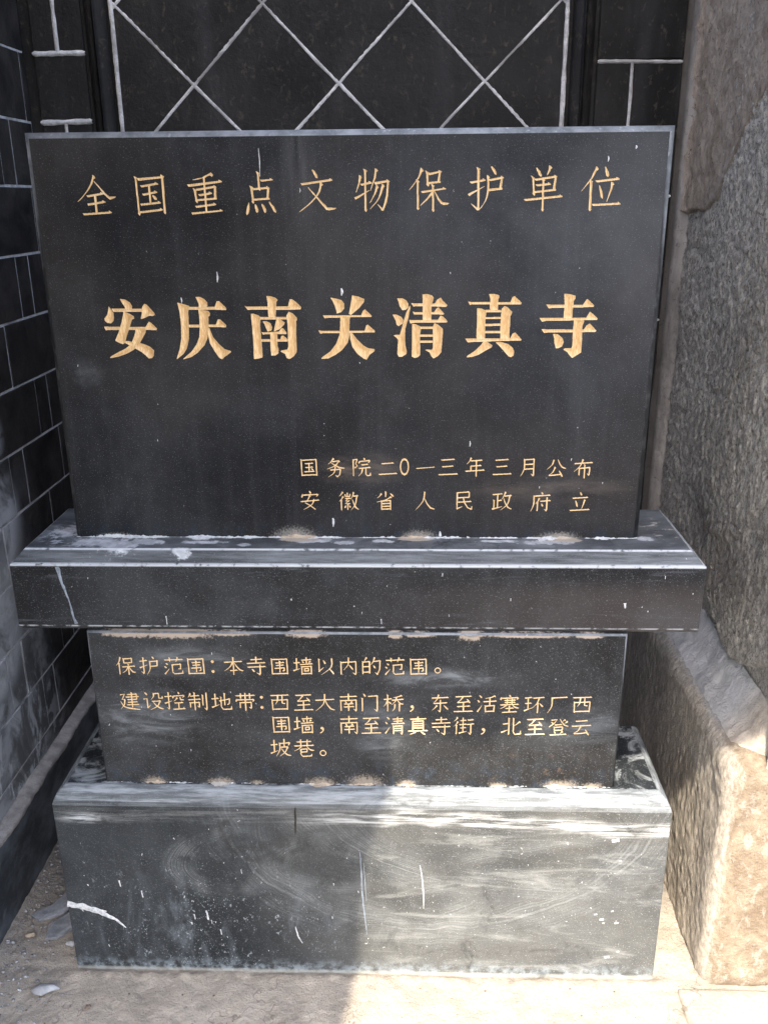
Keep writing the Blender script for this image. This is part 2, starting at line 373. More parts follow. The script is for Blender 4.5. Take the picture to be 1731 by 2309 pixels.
def ground_mat():
    m = Mat('worn_concrete_ground')
    n = m.noise(9, 7, .66, dist=.5)
    c = m.mix(n.step(.3, .7), (.38, .335, .275), (.56, .495, .41))
    c = m.mix(m.noise(70, 6, .72, dist=.6).step(.55, .68)*.6, c, (.62, .56, .48))
    c = m.mix(m.noise(150, 4, .7).step(.62, .70)*.4, c, (.14, .12, .11))
    c = m.mix(m.specks(60, .22, .25)*.5, c, (.20, .195, .20))
    c = m.mix(m.specks(34, .14, .10)*.7, c, (.55, .53, .50))
    soil = m.x.step(-.70, -.86)*m.y.step(-.25, .05)*m.noise(14, 4).step(.25, .5)
    c = m.mix(soil*.35, c, (.25, .235, .225))
    c = m.mix(m.y.step(.0, .25)*.5, c, (.10, .085, .075))
    c = m.mix(m.y.step(-.9, -1.6)*.8, c, (.17, .17, .172))
    c = m.mix(m.noise(26, 6, .72, dist=.4).step(.55, .70)*.45, c, (.26, .235, .21))
    c = m.mix((m.y+.150).ab().step(.022, .004)*m.x.step(.70, .66)*m.noise(30, 4, .6).step(.35, .6)*.5, c, (.16, .135, .11))
    crk = (m.noise(2.3, 5, .6)-.5).ab().step(.0035, .0008)
    c = m.mix(crk*.45, c, (.10, .075, .06))
    return m.finish(c, .9, m.noise(45, 7, .76)*1.4+m.noise(200, 4, .75)*.7, .9, .008)
M_GROUND = ground_mat()
def simple(name, a, b, scale=20, rough=.8):
    m = Mat(name); n = m.noise(scale, 5, .65)
    return m.finish(m.mix(n.step(.3, .7), a, b), rough, n, .4, .003)
M_SLATE = simple('grey_slate', (.14, .15, .165), (.30, .31, .33), 40, .8)
M_PEBBLE = simple('pale_pebble', (.42, .42, .42), (.62, .61, .58), 80)
M_PEBB_D = simple('brown_pebble', (.09, .07, .06), (.20, .15, .11), 80)
M_CHIP = simple('pale_grey_chip', (.30, .31, .32), (.46, .47, .48), 60)
M_GRAVEL = simple('crushed_grey_gravel', (.17, .16, .155), (.50, .50, .50), 45)
M_SPLASH = simple('white_paint_splash', (.34, .35, .37), (.70, .71, .72), 130)
M_DRIP = simple('thin_lime_drip', (.13, .15, .18), (.26, .30, .35), 90)
M_TAR = simple('dark_drip', (.006, .005, .004), (.012, .01, .008), 60, .4)
M_ROOF = simple('grey_roof_tile', (.07, .07, .07), (.13, .13, .13), 20)
M_TIMBER = simple('brown_timber', (.10, .05, .03), (.17, .09, .05), 15)
M_WALLFAR = simple('grey_brick_wall', (.20, .19, .18), (.30, .29, .28), 8)

# ------------------------------------------------------------------ object helpers
def finish_mesh(name, verts, faces, mats, parent=None, midx=None, smooth=False):
    me = bpy.data.meshes.new(name)
    if isinstance(verts, np.ndarray):
        faces = np.asarray(faces, dtype=np.int32)
        me.vertices.add(len(verts)); me.vertices.foreach_set('co', verts.astype(np.float32).ravel())
        k = faces.shape[1]
        me.loops.add(faces.size); me.loops.foreach_set('vertex_index', faces.ravel())
        me.polygons.add(len(faces)); me.polygons.foreach_set('loop_start', np.arange(0, faces.size, k, dtype=np.int32))
        me.update(calc_edges=True); me.validate()
    else:
        me.from_pydata(verts, [], faces); me.update()
    for mt in (mats if isinstance(mats, (list, tuple)) else [mats]): me.materials.append(mt)
    if midx is not None: me.polygons.foreach_set('material_index', np.asarray(midx, dtype=np.int32))
    if smooth: me.polygons.foreach_set('use_smooth', [True]*len(me.polygons))
    o = bpy.data.objects.new(name, me); scene.collection.objects.link(o)
    if parent: o.parent = parent; o.matrix_parent_inverse = parent_inv(parent)
    return o
def parent_inv(p): return Matrix.Translation(p.location).inverted()
def link(name, me, parent=None):
    o = bpy.data.objects.new(name, me); scene.collection.objects.link(o)
    if parent: o.parent = parent; o.matrix_parent_inverse = parent_inv(parent)
    return o
def empty(name, loc, label, cat, group=None):
    o = bpy.data.objects.new(name, None); scene.collection.objects.link(o); o.location = loc; o.empty_display_size = .1
    o['label'] = label; o['category'] = cat
    if group: o['group'] = group
    return o
def bevel(o, w=.002, seg=2):
    b = o.modifiers.new('bevel', 'BEVEL'); b.width = w; b.segments = seg; b.limit_method = 'ANGLE'; b.angle_limit = R(25)
rng = np.random.RandomState(7)
random.seed(7)
LAT = np.random.RandomState(3).rand(64, 64, 64)
def vn(P):
    """value noise on an (n,3) array, 0..1"""
    i = np.floor(P).astype(int); f = P-i; f = f*f*(3-2*f); i &= 63; j = (i+1) & 63
    x0, y0, z0 = i.T; x1, y1, z1 = j.T; fx, fy, fz = f.T
    a = LAT[x0, y0, z0]*(1-fx)+LAT[x1, y0, z0]*fx; b = LAT[x0, y1, z0]*(1-fx)+LAT[x1, y1, z0]*fx
    c = LAT[x0, y0, z1]*(1-fx)+LAT[x1, y0, z1]*fx; d = LAT[x0, y1, z1]*(1-fx)+LAT[x1, y1, z1]*fx
    return (a*(1-fy)+b*fy)*(1-fz)+(c*(1-fy)+d*fy)*fz
def fbm(P, sc, oct=4, gain=.5):
    s = 0; a = 1; t = 0; P = np.asarray(P, float)*sc
    for k in range(oct): s = s+a*vn(P+17.3*k); t += a; a *= gain; P = P*2.03
    return s/t-.5
def grid_faces(nu, nv):
    i = np.arange(nu-1)[:, None]; j = np.arange(nv-1)[None, :]; a = (i*nv+j).ravel()
    return np.stack([a, a+nv, a+nv+1, a+1], 1)
def box_verts(x0, x1, y0, y1, z0, z1):
    return [(x0, y0, z0), (x1, y0, z0), (x1, y1, z0), (x0, y1, z0), (x0, y0, z1), (x1, y0, z1), (x1, y1, z1), (x0, y1, z1)]
BF = [(0, 3, 2, 1), (4, 5, 6, 7), (0, 1, 5, 4), (1, 2, 6, 5), (2, 3, 7, 6), (3, 0, 4, 7)]
def box(name, x0, x1, y0, y1, z0, z1, mat, parent=None):
    return finish_mesh(name, box_verts(x0, x1, y0, y1, z0, z1), BF, mat, parent)
def rough_box(name, lo, hi, rad, cell, amp, sc, mat, parent=None, aniso=(1, 1, 1), oct=5, big=None):
    lo = np.array(lo, float); hi = np.array(hi, float); V0 = []; F0 = []; off = 0
    for ax in range(3):
        u, v = [k for k in range(3) if k != ax]
        nu = max(2, int(round((hi[u]-lo[u])/cell))+1); nv = max(2, int(round((hi[v]-lo[v])/cell))+1)
        for side in (0, 1):
            U, W = np.meshgrid(np.linspace(lo[u], hi[u], nu), np.linspace(lo[v], hi[v], nv), indexing='ij')
            P = np.zeros((nu*nv, 3)); P[:, u] = U.ravel(); P[:, v] = W.ravel(); P[:, ax] = (lo, hi)[side][ax]
            f = grid_faces(nu, nv)+off
            if (side == 0) != (ax == 1): f = f[:, ::-1]
            V0.append(P); F0.append(f); off += len(P)
    P = np.concatenate(V0); F = np.concatenate(F0)
    key = np.round(P*1e5).astype(np.int64); _, idx, inv = np.unique(key, axis=0, return_index=True, return_inverse=True)
    P = P[idx]; F = inv.ravel()[F]
    inner = np.clip(P, lo+rad, hi-rad); d = P-inner; L = np.linalg.norm(d, axis=1, keepdims=True); L[L == 0] = 1; N = d/L
    P = inner+N*rad
    h = fbm(P*np.array(aniso), sc, oct, .6)*2*amp
    if big: h = h+fbm(P, big[0], 2)*2*big[1]
    P = P+N*h[:, None]
    return finish_mesh(name, P, F, mat, parent, smooth=True)
def loops(name, rects, mat, parent=None, cap=True, bev=.0015):
    """stack of rectangles (x0,x1,y0,y1,z) skinned into one solid"""
    v = []; f = []
    for (x0, x1, y0, y1, z) in rects: v += [(x0, y0, z), (x1, y0, z), (x1, y1, z), (x0, y1, z)]
    for k in range(len(rects)-1):
        a = 4*k
        for i in range(4): f.append((a+i, a+(i+1) % 4, a+4+(i+1) % 4, a+4+i))
    f.append((3, 2, 1, 0)); n = 4*(len(rects)-1); f.append((n, n+1, n+2, n+3))
    o = finish_mesh(name, v, f, mat, parent)
    if bev: bevel(o, bev)
    return o
def lump(name, c, r, mat, parent=None, seed=0, n=14, flat=None, amp=.35):
    """an irregular lump (squashed noisy ball)"""
    th = np.linspace(0, math.pi, n); ph = np.linspace(0, 2*math.pi, 2*n, endpoint=False)
    T, Pp = np.meshgrid(th, ph, indexing='ij')
    N = np.stack([np.sin(T)*np.cos(Pp), np.sin(T)*np.sin(Pp), np.cos(T)], -1).reshape(-1, 3)
    h = 1+amp*2*fbm(N+seed*3.7, 1.7, 3, .6)
    P = N*h[:, None]*np.array(r)+np.array(c); m = 2*n; F = []
    for i in range(n-1):
        for j in range(m):
            F.append((i*m+j, (i+1)*m+j, (i+1)*m+(j+1) % m, i*m+(j+1) % m))
    return P, np.array(F)
def joined(name, parts, mat, parent=None, stuff=True, smooth=True):
    V0 = []; F0 = []; off = 0
    for P, F in parts: V0.append(P); F0.append(np.asarray(F)+off); off += len(P)
    o = finish_mesh(name, np.concatenate(V0), np.concatenate(F0), mat, parent, smooth=smooth)
    if stuff: o['kind'] = 'stuff'
    return o

# ------------------------------------------------------------------ ground (one sheet to the horizon)
def ground():
    def ax(lo, hi, step, far): return np.concatenate([-np.array(far[::-1])+lo, np.arange(lo, hi, step), hi+np.array(far)])
    far = [.02, .08, .3, 1, 4, 15, 60, 150]
    xs = ax(-1.02, .90, .006, far); ys = ax(-.75, .95, .006, far)
    X, Y = np.meshgrid(xs, ys, indexing='ij'); P = np.stack([X.ravel(), Y.ravel(), np.zeros(X.size)], 1)
    inside = np.clip(1-np.maximum(np.maximum(-1.0-P[:, 0], P[:, 0]-.88), np.maximum(-.7-P[:, 1], P[:, 1]-.9))/.05, 0, 1)
    z = fbm(P, 9, 4)*.010+fbm(P+21, 26, 3, .6)*.006+fbm(P+3, 70, 3, .7)*.006
    gravel = np.clip((-.70-P[:, 0])/.12, 0, 1)
    z += gravel*np.abs(fbm(P+9, 75, 3, .7))*.016
    # low lip of cement along the foot of the plinth
    lip = np.clip(1-np.abs(P[:, 1]+.150)/.016, 0, 1)*np.clip((.72-np.abs(P[:, 0]+.03))/.02, 0, 1)
    z += lip*(.006+fbm(P, 26, 3)*.010)
    P[:, 2] = (z-.003)*inside
    o = finish_mesh('ground', P, grid_faces(len(xs), len(ys)), M_GROUND, smooth=True); o['kind'] = 'structure'
ground()

# ------------------------------------------------------------------ left wall
def brick_mesh(name, dy, dz, depth=.03, e=.0022):
    v = []
    for y in (0, dy):
        for z in (0, dz): v.append((-depth, y, z))
    for y, s in ((0, 1), (dy, -1)):
        for z, t in ((0, 1), (dz, -1)): v.append((-e, y, z))
    for y, s in ((0, 1), (dy, -1)):
        for z, t in ((0, 1), (dz, -1)): v.append((0, y+s*e, z+t*e))
    f = [(0, 4, 5, 1), (2, 3, 7, 6), (0, 2, 6, 4), (1, 5, 7, 3), (4, 8, 9, 5), (6, 7, 11, 10), (4, 6, 10, 8), (5, 9, 11, 7), (8, 10, 11, 9)]
    me = bpy.data.meshes.new(name); me.from_pydata(v, [], f); me.update(); return me
WL = -.985
left = empty('brick_wall', (WL, 0, 0), 'black brick side wall with thin pale joints and lime stains, receding on the left', 'wall')
zs = [.23, .305, .473, .642, .807, .970, 1.135, 1.299, 1.468, 1.636, 1.813, 1.983, 2.160, 2.33, 2.50, 2.67, 2.84]
jy = [[.178, .347], [.120, .445, .528], [.257, .351, .62, .71], [.18, .445, .53, .80], [.351, .672, .09], [.446, .538, .12, .20, .80], [.673, .760, .33, .25], [.537, .13, .21, .84],
      [.661, .745, .25, .33], [.535, .45, .12, .83], [.660, .742, .25, .33], [.863, .53, .45, .12], [.66, .742, .25, .33], [.45, .53, .12, .86], [.66, .74, .25, .33], [.45, .53, .12, .86]]
cache = {}
ends = (-1.0, .895)
for r, js in enumerate(jy):
    js = sorted(js); ext = [-.08, -.165, -.49, -.575, -.9] if r % 2 else [-.25, -.335, -.66, -.745]
    js = [ends[0]]+sorted([j for j in ext if j < js[0]-.06])+js+[ends[1]]
    for a, b in zip(js[:-1], js[1:]):
        g = .0020; gz = .0027; dy = round(b-a-2*g, 4); dz = round(zs[r+1]-zs[r]-2*gz, 4)
        if (dy, dz) not in cache:
            me = brick_mesh('brick', dy, dz); me.materials.append(M_BRICK); cache[(dy, dz)] = me
        o = link('brick', cache[(dy, dz)], left); o.location = (WL+random.uniform(-.0012, .0008), a+g, zs[r]+gz)
o = box('mortar_bed', WL-.30, WL-.0020, ends[0], ends[1], .20, 2.84, M_LINE, left)
rough_box('footing', (WL-.30, -1.0, -.05), (-.954, .895, .238), .006, .012, .0025, 9, M_FOOT, left)
P = []; ys = np.arange(-1.0, .893, .006); prof = [(-1.03, .236), (-.986, .246), (-.9835, .252), (-.975, .2455), (-.962, .242), (-.953, .2395), (-.951, .233), (-.953, .224)]
for y in ys:
    for x, z in prof: P.append((x, y, z))
P = np.array(P); P[:, 0] += fbm(P, 22, 4)*.012; P[:, 2] += fbm(P+5, 30, 4)*.010
finish_mesh('mortar_sill', P, grid_faces(len(ys), len(prof)), M_SILL, left, smooth=True)

# ------------------------------------------------------------------ back wall
YB = .90
back = empty('panelled_wall', (-.1, YB, 0), 'sooty black wall with a white-lined diamond panel behind the stele', 'wall')
box('wall_backing', -1.1, 1.3, YB+.004, YB+.2, 0, 2.84, M_PANEL, back)
def wobble_line(a, b, w, h, seed=0, y=YB):
    a = np.array(a, float); b = np.array(b, float); L = np.linalg.norm(b-a); n = max(4, int(L/.006)); t = np.linspace(0, 1, n)
    C = a+(b-a)*t[:, None]; d = (b-a)/L; nrm = np.array([-d[1], d[0]])
    Q = np.stack([C[:, 0]*9+seed, C[:, 1]*9, np.full(n, seed*.7)], 1)
    C = C+nrm*(fbm(Q, 1.2, 3)*.004)[:, None]
    ww = w*(1+fbm(Q+31, 3, 4, .6)*1.0)
    ww[0] *= .45; ww[-1] *= .45
    prof = [(-.5, 0), (-.42, .65), (-.12, 1.0), (.15, .85), (.42, .6), (.5, 0)]
    P = []
    for i in range(n):
        for u, v in prof:
            q = C[i]+nrm*u*ww[i]; P.append((q[0], y-h*v*(1+float(.5*math.sin(i*1.7+u*3)*.3))+.0015, q[1]))
    return np.array(P), grid_faces(n, len(prof))
def mline(a, b, w=.0085, h=.0045, seed=0, y=YB):
    P, F = wobble_line(a, b, w, h, seed, y); return finish_mesh('mortar_line', P, F, M_LINE, back, smooth=True)
PX0, PX1 = -.728, .493
CY = .0
# diamond lattice: nodes at x = -.719 + .2k, z = 2.27 - .196*m
nodx = lambda k: -.719+.2*k
# square tiles between the lines, clipped to the panel
def clip(poly, ax, v, keep):
    out = []
    for i in range(len(poly)):
        p, q = poly[i], poly[(i+1) % len(poly)]; ip = (p[ax]-v)*keep >= 0; iq = (q[ax]-v)*keep >= 0
        if ip: out.append(p)
        if ip != iq:
            t = (v-p[ax])/(q[ax]-p[ax]); out.append((p[0]+(q[0]-p[0])*t, p[1]+(q[1]-p[1])*t))
    return out
HX, HZ = .2, .197
g = .004
for i in range(-1, 8):
    for j in range(-3, 12):
        if (i+j) % 2: continue
        cx, cz = nodx(i), 2.27-HZ*(j-1)
        dmd = [(cx-HX+g, cz), (cx, cz-HZ+g), (cx+HX-g, cz), (cx, cz+HZ-g)]
        # diamonds are centred half a cell from the nodes
        dmd = [(x, z) for x, z in dmd]
        c = clip(clip(clip(clip(dmd, 0, PX0+.004, 1), 0, PX1-.004, -1), 1, .4, 1), 1, 2.66, -1)
        if len(c) < 3: continue
        d = random.uniform(0, .0015); n = len(c)
        v = [(x, YB-.004-d, z) for x, z in c]+[(x, YB+.006, z) for x, z in c]
        f = [tuple(range(n))]+[(k, k+n, (k+1) % n+n, (k+1) % n) for k in range(n)]
        finish_mesh('tile', v, f, M_PANEL, back)
ztop = 2.66; zbot = 1.2
for s in (1, -1):
    for k in range(-14, 16):
        # line through node (nodx(k), 2.27) with slope s*HZ/HX; both families share the nodes
        if k % 2: continue
        x0 = nodx(k); sl = s*HZ/HX
        pts = []
        xa = max(PX0, min(x0+(zbot-2.27)/sl, x0+(ztop-2.27)/sl)); xb = min(PX1, max(x0+(zbot-2.27)/sl, x0+(ztop-2.27)/sl))
        if xb-xa < .03: continue
        mline((xa, 2.27+(xa-x0)*sl), (xb, 2.27+(xb-x0)*sl), .0100, .0030, k*1.3+s*5, YB-.0045)
mline((PX0, 1.2), (PX0-.004, 2.66), .0125, .006, 91, YB-.004); mline((PX1, 1.2), (PX1+.004, 2.66), .0125, .006, 97, YB-.004)
# pilasters either side of the panel
def pilaster(x0, x1):
    ys = [(-.0, .0), (.010, .010), (.020, .018), (.035, .021)]
    w = x1-x0; prof = [(x0, YB+.005)]+[(x0+a, YB-b) for a, b in ys]+[(x1-a, YB-b) for a, b in ys[::-1]]+[(x1, YB+.005)]
    zz = np.arange(.4, 2.84, .02); P = np.array([(x, y, z) for z in zz for x, y in prof]); P[:, 1] += fbm(P, 8, 4)*.006
    finish_mesh('pilaster', P, grid_faces(len(zz), len(prof)), M_PANEL, back, smooth=True)
pilaster(-.806, -.745); pilaster(.512, .572)
# tiled strips left and right of the pilasters
def strip_tile(x0, x1, z0, z1):
    d = random.uniform(0, .002); o = box('tile', x0, x1, YB-.006-d, YB+.006, z0, z1, M_PANEL, back); bevel(o, .002, 1)
zz = [1.30, 1.465, 1.635, 1.81, 1.982, 2.155, 2.33, 2.50, 2.67, 2.84]
for i in range(len(zz)-1):
    m = -.888 if i % 2 else None
    if i % 2 == 1 and i != 3: pass
    row = [(-.955, -.888), (-.880, -.815)] if i % 2 == 1 else [(-.955, -.815)]
    # joints: above 2.155 and below 1.982 the strip is split, the course between is one tile
    row = [(-.955, -.892), (-.884, -.815)] if i in (1, 3, 5, 7) else [(-.955, -.815)]
    for a, b in row: strip_tile(a, b, zz[i]+.004, zz[i+1]-.004)
    if i in (1, 3, 5, 7): mline((-.888, zz[i]), (-.888, zz[i+1]), .0130, .007, i*2.2, YB-.005)
    if i: mline((-.958, zz[i]), (-.812, zz[i]+.002), .0160, .009, i*3.1, YB-.005)
zr = [1.26, 1.43, 1.60, 1.775, 1.945, 2.118, 2.29, 2.46, 2.63, 2.80]
for i in range(len(zr)-1):
    row = [(.583, .674), (.682, .812)] if i in (0, 2, 4, 6, 8) else [(.583, .812)]
    for a, b in row: strip_tile(a, b, zr[i]+.004, zr[i+1]-.004)
    if i in (0, 2, 4, 6, 8): mline((.678, zr[i]), (.678, zr[i+1]), .0105, .006, i*2.7+50, YB-.005)
    if i in (1, 5, 7, 3): mline((.583, zr[i]), (.812, zr[i]-.003), .0110, .006, i*3.3+60, YB-.005)
# cement bead in the right-hand corner of the recess
zz2 = np.arange(.5, 2.84, .012); prof = [(.812, YB+.004), (.816, YB-.003), (.824, YB-.004), (.829, YB-.012), (.833, YB-.030), (.842, YB-.040), (.850, YB-.052), (.858, YB-.056)]
P = np.array([(x, y, z) for z in zz2 for x, y in prof]); P[:, 0] += fbm(P, 14, 4)*.010; P[:, 1] += fbm(P+7, 20, 4)*.012
finish_mesh('corner_render', P, grid_faces(len(zz2), len(prof)), M_JAMB, back, smooth=True)

# ------------------------------------------------------------------ right: granite gatepost, plaster, base stone, fillet
XG = .852
post = empty('granite_gatepost', (XG, .4, .62), 'rough hewn granite gatepost slab rising on the right edge', 'gatepost')
def gatepost():
    ys = np.concatenate([np.arange(-.145, .893, .0055)]); zs_ = np.arange(.60, 2.86, .0075)
    Y, Z = np.meshgrid(ys, zs_, indexing='ij'); P = np.stack([np.full(Y.size, XG), Y.ravel(), Z.ravel()], 1)
    Q = P*np.array([1, 1, .75])
    h = fbm(Q, 10, 3)*.012+fbm(Q+4, 75, 3, .7)*.015+np.abs(fbm(Q+8, 120, 2, .6))*.012
    # a long flake scar curving down the face, and an undercut at the foot
    cv = Z.ravel()-(.98+(.46-Y.ravel())**2*2.2-.45*(.46-Y.ravel()))
    h += np.clip(cv/.02, -.5, .5)*.006*np.clip((.6-Y.ravel())/.1, 0, 1)
    foot = np.clip((.775-.06*np.sin(Y.ravel()*9)-P[:, 2])/.012, 0, 1); h -= foot*.030
    h += np.clip((Y.ravel()-.80)/.05, 0, 1)*-.004
    P[:, 0] -= h
    F = grid_faces(len(ys), len(zs_))[:, ::-1]
    return P, F
P, F = gatepost(); finish_mesh('granite_face', P, F, M_ROUGH, post, smooth=True)
box('granite_core', XG+.02, 1.35, -.145, .893, .60, 2.86, M_ROUGH, post)
def gp_front():
    xs_ = np.arange(XG-.002, 1.35, .01); zs_ = np.arange(.60, 2.86, .012); X, Z = np.meshgrid(xs_, zs_, indexing='ij')
    P = np.stack([X.ravel(), np.full(X.size, -.147), Z.ravel()], 1); P[:, 1] += fbm(P, 30, 4, .65)*.012*np.clip((P[:, 0]-XG)/.03, 0, 1)
    return P, grid_faces(len(xs_), len(zs_))
P, F = gp_front(); finish_mesh('granite_end', P, F, M_ROUGH, post, smooth=True)
# plaster skim over the upper part
def skim():
    ys = np.arange(-.15, .895, .006); zs_ = np.arange(1.66, 2.86, .006)
    Y, Z = np.meshgrid(ys, zs_, indexing='ij'); y = Y.ravel(); z = Z.ravel()
    edge = np.interp(y, [-.15, .15, .32, .42, .52, .60, .66, .80, .90], [2.30, 2.12, 1.985, 1.93, 1.835, 1.755, 1.735, 1.725, 1.72])
    edge = edge+fbm(np.stack([y, y*0, y*0], 1), 30, 3)*.03
    d = z-edge; t = np.clip(d/.008, 0, 1); t = t*t*(3-2*t)
    P = np.stack([np.full(y.size, XG), y, z], 1)
    h = -.012+t*.020+fbm(P, 55, 4, .7)*.010*t+fbm(P, 7, 2)*.008*t
    h += np.clip((y-.845)/.03, 0, 1)*.010*t
    P[:, 0] -= h
    keep = (d > -.01); nv = len(zs_); F = grid_faces(len(ys), nv)[:, ::-1]; F = F[keep[F].all(1)]
    return P, F
P, F = skim(); finish_mesh('plaster_skim', P, F, M_PLASTER, post, smooth=True)

base = empty('base_stone', (.9, .3, 0), 'worn tan stone block at the foot of the gatepost, its front in sunlight', 'stone block')
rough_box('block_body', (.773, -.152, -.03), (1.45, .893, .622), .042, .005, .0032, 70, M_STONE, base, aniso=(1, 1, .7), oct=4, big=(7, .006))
ys = np.arange(-.128, .893, .005); prof = [(.792, .588), (.796, .612), (.803, .624), (.812, .633), (.822, .641), (.832, .652), (.842, .668), (.851, .69), (.868, .72)]
def fillet():
    P = []
    for y in ys:
        e = min(1, max(0, (y+.128)/.06)); e = math.sqrt(e)
        for x, z in prof: P.append((x+(1-e)*.012, y, .585+(z-.585)*(.30+.70*e)-(1-e)*.010))
    P = np.array(P)
    P[:, 0] += fbm(P, 20, 5, .65)*.016; P[:, 2] += fbm(P+3, 30, 5, .65)*.016
    return P, grid_faces(len(ys), len(prof))
P, F = fillet(); finish_mesh('cement_fillet', P, F, M_CEM, base, smooth=True)
ps = rough_box('paving_stone', (.712, -.75, -.04), (1.5, -.172, .012), .008, .009, .0022, 24, M_GROUND)
ps['label'] = 'flat worn paving stone with a cracked corner in front of the tan block'; ps['category'] = 'paving stone'

